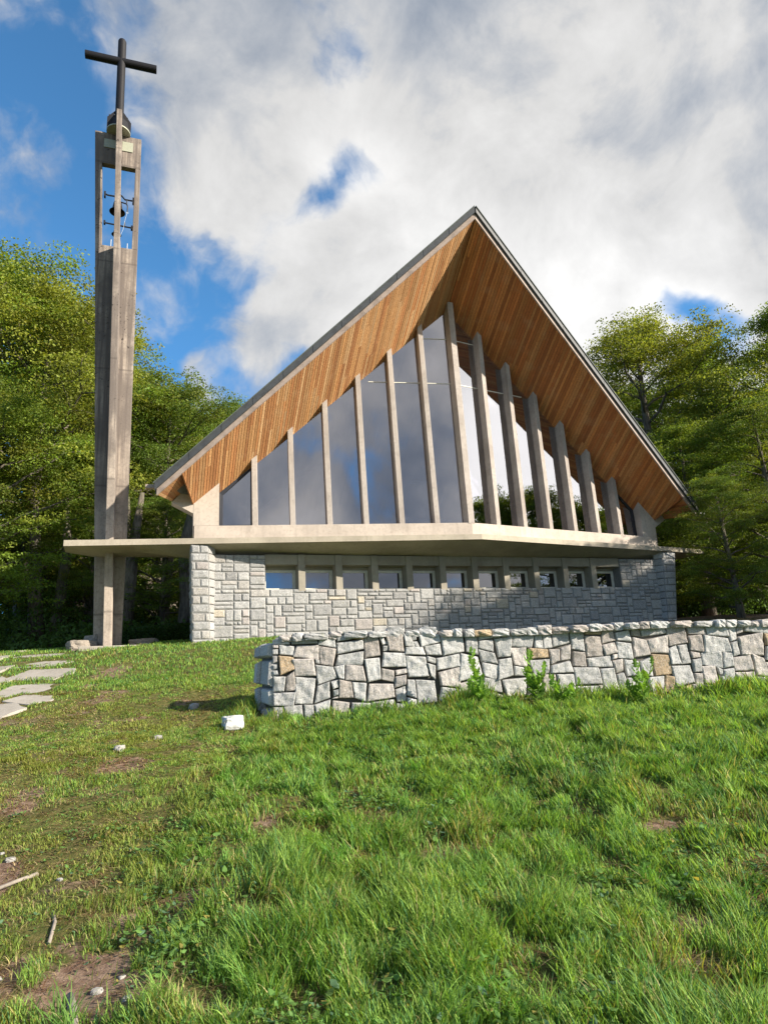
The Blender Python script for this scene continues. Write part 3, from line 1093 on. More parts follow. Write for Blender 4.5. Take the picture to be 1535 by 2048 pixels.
# slanting red-brown roof struts seen through the left windows
mb = MB()
for (a, b_) in (((-6.5, 3.0, .1), (-2.9, 2.6, 3.3)),):
    mb.tube([a, b_], .07, 4)
mb.tube([(-6.1, 2.4, .0), (-6.1, 2.4, .9)], .10, 4)
mb.build('strut', M['beam'], chapel)
mb = MB()
mb.tube([(6.05, 1.9, .0), (7.0, 2.0, 1.1)], .11, 4)
mb.build('strut', M['white'], chapel)

# things inside, seen through the glass
al = MB()
al.box(-1.75, .10, 1.5, 2.3, .30, .48); al.hexa([(-1.25, 1.7, -.02), (-.1, 1.7, -.02), (-.1, 2.1, -.02), (-1.25, 2.1, -.02)], [(-1.6, 1.6, .30), (0, 1.6, .30), (0, 2.2, .30), (-1.6, 2.2, .30)])
tag(al.build('altar', M['white'], None, bevel=.01), 'white stone altar table behind the middle of the tall windows', 'altar')
cr_ = MB()
cr_.box(-.28, -.22, 2.6, 2.66, -.02, 2.6); cr_.box(-.75, .25, 2.59, 2.65, 1.95, 2.05)
tag(cr_.build('altar_cross', M['white'], None), 'thin pale cross standing inside behind the altar', 'cross')

# ------------------------------------------------------------------ bell tower
tower = thing('bell_tower', 'tall slender weathered concrete bell tower topped by a black cross beside the chapel', 'bell tower', (-9.6, 2.4, -3.06))
TZ = [-3.5, -.52, 9.10, 13.25]
TXL = [-9.93, -10.05, -10.56, -10.79]
TXR = [-9.27, -9.255, -9.355, -9.40]
FXC = [-9.55, -9.64, -9.91, -10.05]
FW = [.205, .20, .165, .15]
FYF = [1.95, 1.93, 1.90, 1.90]
ip = lambda z, a: float(np.interp(z, TZ, a))
TY0, TY1 = 2.60, 2.80
mb = MB()
def slab_piece(z0, z1, xl0, xr0, xl1, xr1, y0=TY0, y1=TY1, n=1):
    mb.hexa([(xl0, y0, z0), (xr0, y0, z0), (xr0, y1, z0), (xl0, y1, z0)], [(xl1, y0, z1), (xr1, y0, z1), (xr1, y1, z1), (xl1, y1, z1)])
L_ = lambda z: ip(z, TXL); R_ = lambda z: ip(z, TXR)
OB, OT = 9.12, 12.10
slab_piece(-3.5, -.52, L_(-3.5), R_(-3.5), L_(-.52), R_(-.52))
slab_piece(-.52, OB, L_(-.52), R_(-.52), L_(OB), R_(OB))
lw = lambda z: .18
slab_piece(OB, OT, L_(OB), L_(OB) + .185, L_(OT), L_(OT) + .205)
slab_piece(OB, OT, R_(OB) - .165, R_(OB), R_(OT) - .15, R_(OT))
slab_piece(OT, 13.28, L_(OT), R_(OT), L_(13.28), R_(13.28))
mb.build('shaft', M['tower'], tower, bevel=.012)
mb = MB()
for a in range(3):
    z0, z1 = TZ[a], TZ[a + 1]
    def q4(z): c = ip(z, FXC); w = ip(z, FW) / 2; yf = ip(z, FYF); return [(c - w, yf, z), (c + w, yf, z), (c + w, TY0 - .002, z), (c - w, TY0 - .002, z)]
    if a < 2: mb.hexa(q4(z0), q4(z1))
    else:
        # open bell stage: the front fin stands free, joined only at top and bottom
        def q5(z): c = ip(z, FXC); w = ip(z, FW) / 2; yf = ip(z, FYF); return [(c - w, yf, z), (c + w, yf, z), (c + w, yf + .20, z), (c - w, yf + .20, z)]
        mb.hexa(q5(z0), q5(13.62))
        def q6(z): c = ip(z, FXC); w = ip(z, FW) / 2 - .003; yf = ip(z, FYF); return [(c - w, yf + .21, z), (c + w, yf + .21, z), (c + w, TY0 - .002, z), (c - w, TY0 - .002, z)]
        mb.hexa(q6(OT + .1), q6(13.25))
mb.build('front_fin', M['tower'], tower, bevel=.010)
mb = MB()
for a in range(3):
    z0, z1 = TZ[a], TZ[a + 1]
    def q7(z): c = ip(z, FXC) + .05; w = ip(z, FW) / 2; return [(c - w, TY1 + .002, z), (c + w, TY1 + .002, z), (c + w, TY1 + .5, z), (c - w, TY1 + .5, z)]
    if a < 2: mb.hexa(q7(z0), q7(z1))
mb.build('rear_fin', M['tower'], tower, bevel=.010)
# plinth
mb = MB()
gzt = gz(-9.6, 2.4)
mb.box(-10.2, -8.75, 1.65, 3.1, gzt - .25, gzt + .005)
mb.build('plinth', M['flag'], tower, bevel=.02)
# head: two galvanised plates, disc, gusset plates and cross
TCX, TCY = -10.09, 2.66
mb = MB()
mb.box(-10.50, -10.13, 2.575, 2.594, 12.70, 13.02)
mb.box(-9.96, -9.64, 2.575, 2.594, 12.68, 13.04)
mb.build('mounting_plate', M['galv'], tower, bevel=.003)
mb = MB(); mb.tube([(TCX, TCY - .12, 13.27), (TCX, TCY - .12, 13.31)], .36, 28)
mb.build('head_disc', M['galv'], tower)
mb = MB()
def gusset(ax, ay):
    a = np.array([ax, ay, 0]); b_ = np.array([-ay, ax, 0]) * .012
    c = np.array([TCX, TCY - .12, 13.335])
    prof = [(-.36, 0), (.36, 0), (.36, .46), (.12, .80), (-.12, .80), (-.36, .46)]
    mb.prism([c + a * x + np.array([0, 0, z]) - b_ for x, z in prof], 2 * b_)
gusset(.99, .12); gusset(.12, -.99) 
mb.tube([(TCX, TCY - .12, 13.345), (TCX, TCY - .12, 13.78)], [.335, .25], 4)
mb.build('cross_base', M['black_metal'], tower)
for dx, dz in ((.10, .30), (.27, .27), (-.12, .30), (-.27, .27)):
    mb = MB(); mb.tube([(TCX + dx, TCY - .12 - .325, 13.345 + dz), (TCX + dx, TCY - .12 - .35, 13.345 + dz)], .016, 6)
    mb.build('bolt', M['zinc'], tower)
cross = MB()
ZC = 17.05
cross.tube([(TCX - .0, TCY - .12, 13.5), (TCX - .055, TCY - .12, ZC - .05), (TCX - .056, TCY - .12, ZC)], [.130, .130, .11], 20)
cross.tube([(TCX - 1.15, TCY - .10, 16.16), (TCX + 1.06, TCY - .14, 16.16)], .130, 20)
cross.build('cross', M['black_metal'], tower, smooth=False)
# bell frames: cranked bar with hanger, lower bar, rods
mb = MB()
yb = 2.68
mb.tube([(-10.38, yb, 11.02), (-10.30, yb, 10.99), (-10.10, yb, 10.99), (-10.0, yb, 11.05), (-9.90, yb, 11.05), (-9.80, yb, 10.93), (-9.56, yb, 10.93)], .026, 6)
mb.box(-10.41, -10.36, yb - .06, yb + .06, 10.90, 11.08); mb.box(-9.575, -9.52, yb - .06, yb + .06, 10.82, 11.02)
mb.tube([(-9.74, yb, 10.93), (-9.74, yb, 10.78), (-9.71, yb, 10.70), (-9.71, yb, 10.50)], .02, 6)
mb.tube([(-9.93, yb, 10.82), (-9.74, yb, 10.78)], .02, 6)
mb.build('bell_bar', M['iron'], tower)
mb = MB()
mb.tube([(-10.36, yb, 9.97), (-9.54, yb, 9.93)], .024, 6)
mb.box(-10.37, -10.32, yb - .05, yb + .05, 9.92, 10.03); mb.box(-9.58, -9.53, yb - .05, yb + .05, 9.86, 9.99)
mb.tube([(-9.76, yb, 9.94), (-9.76, yb, 10.10)], .016, 6)
mb.build('bell_bar', M['iron'], tower)
for x in (-10.13, -9.66):
    mb = MB()
    mb.tube([(x, 2.7, 9.10), (x, 2.7, 9.42 if x < -10 else 9.36)], .013, 6)
    mb.build('rod', M['rod'], tower)
bl = MB()
prof = [(.02, .42), (.07, .42), (.09, .36), (.12, .33), (.135, .22), (.16, .10), (.20, .03), (.235, 0.0), (.225, .0), (.17, .06), (.12, .2), (.09, .30), (.0, .32)]
bl.lathe(prof, (-10.0, yb, 10.42), 28)
bl.tube([(-10.0, yb, 10.84), (-10.0, yb, 11.0)], .025, 6)
bl.tube([(-10.0, yb, 10.72), (-10.0, yb, 10.44)], [.012, .03], 6)
bell = bl.build('bell', M['bronze'], None, smooth=True)
tag(bell, 'larger dark bronze bell hanging from the cranked bar in the tower opening', 'bell', 'bells in the tower opening')
bl = MB()
bl.lathe([(r1 * .62, z1 * .62) for r1, z1 in prof], (-9.985, yb, 9.60), 24)
bl.tube([(-9.985, yb, 9.86), (-9.985, yb, 9.95)], .018, 6)
bell2 = bl.build('bell', M['bronze'], None, smooth=True)
tag(bell2, 'smaller dark bronze bell under the lower bar of the tower opening', 'bell', 'bells in the tower opening')
b = MB()
b.tube([(-9.71, yb, 10.50), (-9.77, yb - .02, 10.1), (-9.80, yb - .04, 9.8), (-9.87, yb - .07, 9.55), (-9.88, yb - .10, 9.2)], .005, 5)
b.tube([(-9.71 + .03 * math.cos(a), yb, 10.47 + .03 * math.sin(a)) for a in np.linspace(0, 2 * PI, 10)], .007, 5, cap=False)
tag(b.build('bell_rope', M['rod'], None), 'pale bell rope hanging from the ringing lever of the tower', 'rope')

# ------------------------------------------------------------------ dry-stone wall
P1 = np.array([-6.71, -6.25]); P2 = np.array([.913, -7.92])
wd = (P2 - P1) / np.linalg.norm(P2 - P1)
P2 = P1 + wd * 13.0
wbk = np.array([-wd[1], wd[0]])
LEN = 13.0
WB = -5.0
TOPH = 1.50
drystone = thing('dry_stone_wall', 'low dry-stone wall of rough irregular granite blocks in front of the chapel', 'wall', (P1[0], P1[1], -4.6))
def Pw(u, v, d):
    q = P1 + wd * u - wbk * (d + .03 * math.sin(u * .9) - .02 * v)
    z = WB + v - .012 * u + .02 * math.sin(u * 1.3)
    return (q[0], q[1], z)
mb = MB()
nu, nv = 151, 17
rr = random.Random(12)
rects = pack(nu, nv, [2, 3, 3, 4, 4], [2, 3, 3, 4], rr, .13)
stones(mb, Pw, rects, nu, nv, .002, .036, tint_rubble, .028, 77, warp=1.35, rough=.42, sink=.025, W_=LEN, H_=1.50, edge=.014, tilt=.10)
mb.build('stonework', M['granite'], drystone, smooth=False)
# end face (turned away from the sun) and coping of smaller stones
def Pe(u, v, d):
    e0 = P1 + np.array([-.13, .70]) * (1 - u / .75)
    n = np.array([-.98, -.20])
    q = e0 + n * d
    return (q[0], q[1], WB + v)
mb = MB()
stones(mb, Pe, pack(6, 11, [2, 3], [2, 2, 3], rr, .05), 6, 11, .014, .05, tint_rubble, .05, 83, warp=.8, rough=.15, sink=.10, W_=.75, H_=1.46, edge=.035, tilt=.05)
mb.build('end_stonework', M['granite'], drystone)
core = MB()
a = P1 + wbk * .07 + wd * .05; b_ = P1 + wd * LEN + wbk * .07; c = b_ + wbk * .50; d = P1 + np.array([-.06, .62])
core.hexa([(*a, WB), (*b_, WB), (*c, WB), (*d, WB)], [(*a, WB + 1.42), (*b_, WB + 1.29), (*c, WB + 1.29), (*d, WB + 1.42)])
core.build('core', M['gap'], drystone)
def rock_mesh(mb, c, sx, sy, sz, rz, seed, tint, n=7, box=.5, rough=.14):
    """rounded, chipped block"""
    r0 = random.Random(seed)
    vs = []; idx = {}
    fs = []
    def vert(p):
        key = tuple(round(x, 4) for x in p)
        if key in idx: return idx[key]
        q = np.array(p, float)
        sph = q / (np.linalg.norm(q) + 1e-9)
        q = q * box + sph * (1 - box) * 1.1
        ns = float(fbm(np.array([q[0] * 1.7 + seed * 3.1 + q[2]]), np.array([q[1] * 1.7 + q[2] * 1.3 + seed]), 3, seed)[0]) - .5
        q = q * (1 + ns * rough * 3)
        q = q * np.array([sx, sy, sz]) / 2
        x = q[0] * math.cos(rz) - q[1] * math.sin(rz); y = q[0] * math.sin(rz) + q[1] * math.cos(rz)
        idx[key] = len(vs); vs.append((c[0] + x, c[1] + y, c[2] + q[2])); return idx[key]
    L = np.linspace(-1, 1, n)
    for ax in range(3):
        for sg in (-1, 1):
            for i in range(n - 1):
                for j in range(n - 1):
                    qd = []
                    for (a, b_) in ((i, j), (i + 1, j), (i + 1, j + 1), (i, j + 1)):
                        p = [0, 0, 0]; p[ax] = sg; p[(ax + 1) % 3] = L[a]; p[(ax + 2) % 3] = L[b_]
                        qd.append(vert(p))
                    fs.append(tuple(qd if sg > 0 else qd[::-1]))
    mb.add(vs, fs, tint)
mb = MB()
u = .10
r0 = random.Random(5)
kk = 0
while u < LEN:
    w = r0.choice([.16, .22, .28, .36, .20]); h = r0.uniform(.10, .14)
    if r0.random() < .06: h *= 1.3
    q = P1 + wd * (u + w / 2) + wbk * (.06 + r0.uniform(-.03, .05))
    zt = WB + 1.455 - .012 * u + .02 * math.sin(u * 1.3)
    rock_mesh(mb, (q[0], q[1], zt + h * .28), w * 1.02, .30, h, math.atan2(wd[1], wd[0]) + r0.uniform(-.15, .15), 100 + kk, tint_rubble(r0), 6, .62, .12)
    q = q + wbk * .32
    rock_mesh(mb, (q[0], q[1], zt + h * .2), w * 1.15, .34, h, r0.uniform(0, 3), 300 + kk, tint_rubble(r0), 5, .5, .14)
    u += w + .01; kk += 1
mb.build('coping', M['granite'], drystone)

# ------------------------------------------------------------------ flagstones, rocks, sticks
def flag(cx, cy, pts, rz, label):
    z = gz(cx, cy)
    gxs = (gz(cx + .3, cy) - gz(cx - .3, cy)) / .6; gys = (gz(cx, cy + .3) - gz(cx, cy - .3)) / .6
    b = MB()
    c, s = math.cos(rz), math.sin(rz)
    P = []
    fr_ = random.Random(int(cx * 100)); pp = []
    for a_, b_ in zip(pts, pts[1:] + pts[:1]):
        for q in (0, .25, .5, .75):
            pp.append((a_[0] * (1 - q) + b_[0] * q + fr_.uniform(-.035, .035), a_[1] * (1 - q) + b_[1] * q + fr_.uniform(-.035, .035)))
    for x, y in pp:
        x *= .88; y *= .84
        X, Y = cx + x * c - y * s, cy + x * s + y * c
        P.append((X, Y, z + (X - cx) * gxs + (Y - cy) * gys + .016))
    b.prism(P, (0, 0, -.09))
    o = b.build('flagstone', M['flag'], None, bevel=.008)
    tag(o, label, 'paving slab', 'irregular slabs of the stepping-stone path')
FL = [(14.75, -7.80, [(-.75, -.55), (.55, -.60), (.85, -.1), (.35, .55), (-.6, .5)], .1, 'pointed flagstone of the path, fourth back on the row ending at the bare earth'),
      (13.60, -7.15, [(-.70, -.45), (.60, -.55), (.75, .1), (.45, .5), (-.65, .45)], -.1, 'long pale flagstone of the path just before the pointed one'),
      (12.35, -6.70, [(-.75, -.2), (-.45, -.65), (.45, -.60), (.72, .1), (.5, .6), (-.55, .55)], .05, 'largest six-sided flagstone beside the bare earth of the path'),
      (11.35, -6.15, [(-.45, -.25), (.3, -.35), (.5, 0), (.2, .33), (-.4, .3)], -.2, 'small narrow flagstone between the largest one and the nearest one'),
      (10.65, -6.55, [(-.9, -.5), (.5, -.45), (.75, .0), (.4, .45), (-.8, .45)], .15, 'nearest flagstone of the path'),
      (13.1, -8.05, [(-.6, -.5), (.4, -.55), (.6, .0), (.2, .55), (-.6, .4)], .2, 'flagstone left of the largest one, cut by the picture edge'),
      (14.1, -8.75, [(-.6, -.4), (.6, -.45), (.55, .45), (-.5, .4)], -.2, 'flagstone left of the long pale one, at the picture edge'),
      (11.9, -7.45, [(-.5, -.35), (.4, -.35), (.55, .1), (.1, .4), (-.5, .35)], .1, 'small flagstone left of the narrow one'),
      (15.9, -8.30, [(-.8, -.35), (.7, -.45), (.85, .0), (.3, .42), (-.7, .35)], .1, 'flat flagstone of the path two slabs short of the tower'),
      (15.6, -9.60, [(-.7, -.35), (.6, -.35), (.6, .35), (-.6, .35)], 0, 'farther flagstone at the left picture edge'),
      (17.1, -8.75, [(-.7, -.35), (.7, -.35), (.6, .35), (-.6, .35)], .1, 'last flagstone of the path beside the tower plinth'),
      (17.3, -10.1, [(-.6, -.35), (.6, -.3), (.6, .3), (-.6, .35)], -.1, 'farthest flagstone near the trees at the picture edge')]
for D, S, pts, rz, lab in FL:
    x, y = from_ds(D, S)
    flag(x, y, pts, rz - PSI, lab)


def rock(D, S, sx, sy, sz, rz, seed, label, mat='rock', tint=(1, 1, 1), sink=.3, grp=None):
    x, y = from_ds(D, S)
    b = MB(); rock_mesh(b, (x, y, gz(x, y) + sz * (.5 - sink)), sx, sy, sz, rz, seed, tint, 9, .5, .16)
    o = b.build('rock', M[mat], None, smooth=False)
    tag(o, label, 'rock', grp)


rock(9.3, -2.22, .30, .20, .19, .3, 3, 'pale squared block lying in the grass left of the dry-stone wall', 'white', sink=.05)
rock(10.6, -3.15, .13, .11, .11, .8, 4, 'small white stone in the grass behind the pale squared block', sink=.2)
rock(8.75, -3.05, .10, .08, .07, 0, 5, 'whitish stone in the shaded strip of short grass', sink=.2)
rock(8.15, -3.30, .12, .09, .08, 1, 6, 'flat whitish stone nearest below the shaded strip of grass', sink=.2)
rock(16.9, -7.95, .75, .5, .34, .4, 8, 'buff boulder at the left foot of the bell tower', 'barkwood')
rock(17.6, -6.6, .7, .4, .26, -.3, 9, 'long low rock to the right of the tower foot', 'barkwood')
rock(17.5, -7.8, .6, .5, .55, .9, 10, 'brownish upright rock behind the buff boulder', 'barkwood')
for k, (D, S) in enumerate([(3.62, -2.02), (3.8, -2.12), (3.95, -2.0), (3.5, -1.95), (3.7, -2.25), (4.0, -2.25), (3.45, -2.12), (3.75, -1.45), (3.62, -1.52), (3.5, -1.33), (5.35, -2.95), (5.2, -3.1), (5.5, -3.1), (5.0, -2.4), (5.7, -1.6)]):
    s = .02 + .03 * random.random()
    rock(D, S, s * 1.4, s, s * .7, random.random() * 3, 60 + k, 'small grey stone on the worn earth at the lower left', sink=.25, grp='small stones on the worn earth')
rock(4.05, .98, .07, .06, .06, .2, 90, 'small brown stone in the grass of the lower right', 'barkwood', sink=.1)


def stick(pts, r0, label):
    b = MB(); P = []
    for D, S, dz in pts:
        x, y = from_ds(D, S); P.append((x, y, gz(x, y) + dz))
    b.tube(P, [r0 * (.8 + .4 * random.random()) for _ in P], 8)
    tag(b.build('fallen_branch', M['barkwood'], None, smooth=True), label, 'branch')


stick([(3.10, -1.36, .01), (3.30, -1.48, .014), (3.48, -1.57, .012), (3.62, -1.65, .0)], .022, 'pale bare branch end rising out of the bottom picture edge')
stick([(4.15, -2.03, .004), (4.35, -2.1, .008), (4.5, -2.19, .0)], .012, 'thin dead stick lying in moss above the pale branch end')
stick([(4.86, -2.83, .02), (5.0, -2.70, .03), (5.12, -2.62, .01)], .014, 'short pale stick on the worn earth at the left picture edge')

# ------------------------------------------------------------------ trees
def quad_leaves(cen, size, rg, flat=.5, asp=.62):
    """diamond leaves at the given points"""
    n = len(cen)
    nrm = rg.normal(size=(n, 3)) * (1 - flat) + np.array([0, 0, 1.0]) * flat
    nrm /= np.linalg.norm(nrm, axis=1)[:, None]
    a = rg.normal(size=(n, 3)); a -= (a * nrm).sum(1)[:, None] * nrm; a /= np.linalg.norm(a, axis=1)[:, None]
    b = np.cross(nrm, a)
    s = size * (0.6 + .8 * rg.random(n))[:, None]
    v = np.stack([cen - a * s * .5, cen - b * s * asp * .5 + nrm * s * .08, cen + a * s * .5, cen + b * s * asp * .5 + nrm * s * .08], 1)
    return v.reshape(-1, 3)


def tree_proto(seed, H, R, base, nl, leaf_n, leaf, tintc, lean=0.0, spread=1.0, name='beech_tree'):
    rg = np.random.default_rng(seed)
    mb = MB()
    # trunk
    n = 9; tp = []
    ph = rg.random() * 6
    for i in range(n):
        q = i / (n - 1)
        tp.append(np.array([math.sin(q * 3 + ph) * .25 * q * R / 4 + lean * q * H * .1, math.cos(q * 2.3 + ph) * .25 * q * R / 4, q * H * .93]))
    rt = H * .021
    mb.tube(tp, [rt * 1.35, rt] + [rt * (1 - (i / n)) ** .8 for i in range(2, n - 1)] + [.02], 10)
    clumps = []
    def env(q):       # crown radius at relative height
        return R * (math.sin(PI * min(1, max(0, (q * .93 + .07))) ** .75)) ** .7
    for k in range(nl):
        q = (k + rg.random()) / nl
        z0 = base + (H * .9 - base) * q
        az = k * 2.4 + rg.random() * .9
        L = env(q) * (.65 + .5 * rg.random())
        up = .25 + .55 * q + .15 * rg.random()
        p0 = np.array([np.interp(z0, [a[2] for a in tp], [a[0] for a in tp]), np.interp(z0, [a[2] for a in tp], [a[1] for a in tp]), z0])
        d = np.array([math.cos(az), math.sin(az), up])
        pts = [p0]
        m = 5
        for j in range(1, m + 1):
            jj = j / m
            pts.append(p0 + d * L * jj + np.array([rg.normal() * .16, rg.normal() * .16, -.10 * L * jj * jj + rg.normal() * .12]))
        rb = max(.03, rt * .42 * (1 - q * .7))
        mb.tube(pts, [rb * (1 - .16 * j) for j in range(m + 1)], 6)
        for j in range(2, m + 1):
            for c in range(2 if j < m else 3):
                a2 = az + rg.normal() * .8
                l2 = L * (.16 + .22 * rg.random())
                e = pts[j] + np.array([math.cos(a2), math.sin(a2), .05 + .35 * rg.random()]) * l2
                if rg.random() < .6: mb.tube([pts[j], (pts[j] + e) / 2 + rg.normal(size=3) * .06, e], [rb * .3, rb * .2, .012], 4)
                clumps.append((e, L))
    clumps.append((tp[-1], R * .7)); clumps.append((tp[-1] + np.array([.2, .1, .5]), R * .6))
    nc = len(clumps)
    per = max(20, leaf_n // nc)
    V = []; C = []
    tc_ = np.array(tintc)
    for e, L in clumps:
        # each clump: several flat sprays one above another
        ns = 4
        tone = .62 + .72 * rg.random()
        warm = rg.random() ** 2
        base_c = tc_ * tone * (1 - warm * .4) + np.array([.34, .27, .04]) * warm * .26 * tone
        for sidx in range(ns):
            c0 = e + rg.normal(size=3) * np.array([.5, .5, .30]) * (R / 5) * spread
            m = per // ns
            rr_ = np.sqrt(rg.random(m)) * (.45 + .5 * rg.random()) * (R / 5)
            th = rg.random(m) * 2 * PI
            az = rg.random() * PI; st = .6 + .6 * rg.random()
            x = rr_ * np.cos(th) * st * 1.2; y = rr_ * np.sin(th)
            dz = rg.normal(size=m) * .07 * (R / 5) - rr_ ** 2 * .22
            cen = np.stack([x * math.cos(az) - y * math.sin(az), x * math.sin(az) + y * math.cos(az), dz], 1) + c0
            V.append(quad_leaves(cen, leaf, rg, .45))
            C.append(base_c[None, :] * (.75 + .5 * rg.random((m, 1))) * np.array([1, 1, 1]) + rg.normal(size=(m, 3)) * .006)
    V = np.concatenate(V); C = np.clip(np.concatenate(C), .008, .8)
    nf = len(V) // 4
    crown = array_mesh('crown', V, np.arange(nf * 4), np.full(nf, 4), C, M['leaf'])
    tr = mb.build('trunk', M['bark'], None, smooth=True)
    tme = tr.data
    bpy.data.objects.remove(tr)
    return tme, crown


PROTO = {
    'broad': tree_proto(1, 22, 6.2, 2.5, 38, 105000, .135, (.175, .265, .036)),
    'tall': tree_proto(2, 24, 5.2, 4.0, 38, 100000, .130, (.18, .255, .036)),
    'low': tree_proto(3, 15, 4.6, 1.5, 32, 85000, .115, (.155, .235, .032)),
    'gold': tree_proto(4, 19, 5.4, 2.8, 34, 95000, .125, (.235, .275, .042)),
    'dark': tree_proto(5, 20, 5.6, 1.2, 38, 100000, .130, (.11, .18, .028)),
}


def tree(D, S, kind, scale, rz, label, group='beech trees round the clearing', sz=None):
    x, y = from_ds(D, S)
    t = thing('beech_tree', label, 'tree', (x, y, gz(x, y) - .1), rz, group)
    t.scale = (scale, scale, sz or scale)
    for nm, me in zip(('trunk', 'crown'), PROTO[kind]):
        o = bpy.data.objects.new(nm, me); COL.objects.link(o); o.parent = t


TREES = [
    # behind and left of the tower
    (27, -17.2, 'broad', .90, .3, 'tall broad beech at the left picture edge with yellow-green top'),
    (25, -14.0, 'gold', .88, 1.3, 'golden-green beech directly left of the tower shaft'),
    (21, -13.4, 'low', .66, 2.3, 'low bright beech at the left edge in front of the tall one'),
    (31, -15.5, 'tall', .80, 3.3, 'tall beech seen behind the tower shaft'),
    (30, -12.2, 'low', .99, 4.0, 'green beech just right of the tower shaft'),
    (27, -9.6, 'dark', .62, 5.1, 'dense green beech between tower and chapel roof'),
    (34, -11.1, 'gold', .74, .8, 'orange-tipped beech rising between tower and roof'),
    (36, -9.9, 'tall', .54, 1.7, 'smaller beech beside the left slope of the roof'),
    (24, -11.0, 'dark', .36, 2.6, 'low dark beech seen under the concrete ledge'),
    (23, -8.0, 'dark', .30, .6, 'low dark beech beside the left buttress'),
    (21, -15.5, 'dark', .42, 3.6, 'shaded young beech low at the left edge'),
    (40, -9.6, 'broad', .76, 2.2, 'distant beech top showing above the left roof edge'),
    (38, -21.7, 'dark', 1.0, 4.4, 'dark beech in the wood behind the left edge'),
    (40, -16.0, 'dark', .85, 5.4, 'dark beech deep in the wood behind the tower'),
    # right of the chapel
    (30, 13.3, 'gold', .85, .9, 'tall golden beech rising above the right roof slope'),
    (33, 17.6, 'broad', .73, 1.9, 'broad beech to the right of the golden one'),
    (25, 12.2, 'low', .56, 2.8, 'bright green beech right behind the right buttress'),
    (23, 14.0, 'dark', .42, 3.7, 'dark beech at the right picture edge'),
    (27, 19.2, 'tall', .64, 4.9, 'tall beech cut by the right picture edge'),
    (38, 14.8, 'dark', .80, 5.9, 'dark beech far behind the golden one'),
    (36, 22.0, 'dark', .74, .2, 'dark beech deep in the wood at the right edge'),
    (21, 11.2, 'dark', .26, 1.1, 'low shaded beech beside the right buttress'),
    (28, 15.8, 'low', .72, 2.1, 'round green beech between the golden one and the right edge'),
    (26, 10.3, 'low', .50, 5.1, 'green beech just above the right eave'),
]
for a in TREES:
    tree(*a)
# trees outside the frame, to the right: they shade the lower right wall and are mirrored in the right windows
for k, (x, y, kd, sc) in enumerate([(12.6, -9.8, 'low', .74), (15.2, -9.6, 'dark', .57), (18.0, -9.2, 'low', .70), (21, -8.4, 'dark', .50)]):
    t = thing('beech_tree', 'beech standing beyond the right picture edge, mirrored in the right windows', 'tree', (x, y, gz(x, y) - .1), k * 1.3, 'trees mirrored in the windows')
    t.scale = (sc, sc, sc)
    for nm, me in zip(('trunk', 'crown'), PROTO[kd]):
        o = bpy.data.objects.new(nm, me); COL.objects.link(o); o.parent = t

# dark bare trunks in the wood
tb_ = MB()
tb_.tube([(0, 0, -.3), (.1, .05, 1.5), (.05, .2, 3.5), (.3, .1, 5.5)], [.24, .18, .15, .06], 9)
tr0 = tb_.build('trunk', M['bark'], None, smooth=True); trme = tr0.data; bpy.data.objects.remove(tr0)
for k in range(26):
    if k < 18: D = random.uniform(22, 36); S = -D * random.uniform(.26, .62)
    else: D = random.uniform(24, 36); S = D * random.uniform(.44, .64)
    x, y = from_ds(D, S)
    o = bpy.data.objects.new('tree_trunk', trme); COL.objects.link(o)
    o.location = (x, y, gz(x, y) - .1); o.rotation_euler = (random.uniform(-.05, .05), random.uniform(-.05, .05), random.random() * 6); o.scale = (1 + random.random() * .5,) * 2 + (1,)
    tag(o, 'dark slender trunk standing in the shade of the wood', 'tree', 'slender trunks in the wood')

# undergrowth at the foot of the wood
def leaf_mass(name, pts, size, col, mat, label, cat=None, kind='stuff', flat=.3):
    rg = np.random.default_rng(len(pts))
    V = quad_leaves(pts, size, rg, flat)
    n = len(pts)
    C = np.array(col)[None, :] * (.55 + .9 * rg.random((n, 1)))
    me = array_mesh(name, V, np.arange(n * 4), np.full(n, 4), C, mat)
    o = bpy.data.objects.new(name, me); COL.objects.link(o)
    tag(o, label, cat, None, kind)
    return o


rg = np.random.default_rng(99)
n = 90000
side = rg.random(n) < .62
D = rg.uniform(19.5, 40, n); D = np.where(side, D, D * .75 + 10.5); S = np.where(side, -D * rg.uniform(.18, .75, n), D * rg.uniform(.38, .75, n))
x, y = from_ds(D, S)
hh = (fbm(x * .5, y * .5, 3, 8) ** 2.2) * 4.2 * sstep(D, 19, 23) + .15
z = ground(x, y) + hh * rg.random(n) ** .6
leaf_mass('undergrowth', np.stack([x, y, z], 1), .13, (.075, .14, .03), M['leaf'], 'dark leafy undergrowth at the foot of the wood', 'undergrowth')
n = 70000
D = rg.uniform(44, 56, n); S = D * rg.uniform(-.85, .85, n)
x, y = from_ds(D, S)
hh = 7 + 7 * fbm(x * .12, y * .12, 3, 18)
z = ground(x, y) + hh * rg.random(n)
leaf_mass('far_wood', np.stack([x, y, z], 1), .55, (.04, .07, .018), M['leaf'], 'dark mass of leaves deep in the wood behind the trees', 'wood')
# the low clipped bank under the ledge between tower and buttress
n = 26000
D = rg.uniform(18.6, 19.8, n); S = rg.uniform(-8.6, -4.2, n)
x, y = from_ds(D, S)
q = np.sqrt(np.clip(1 - ((D - 19.2) / .6) ** 2, 0, 1))
z = ground(x, y) + .48 * q * (.5 + .5 * rg.random(n)) + .05
leaf_mass('hedge', np.stack([x, y, z], 1), .055, (.04, .085, .018), M['leaf'], 'low dark clipped hedge behind the tower foot', 'hedge', 'thing')

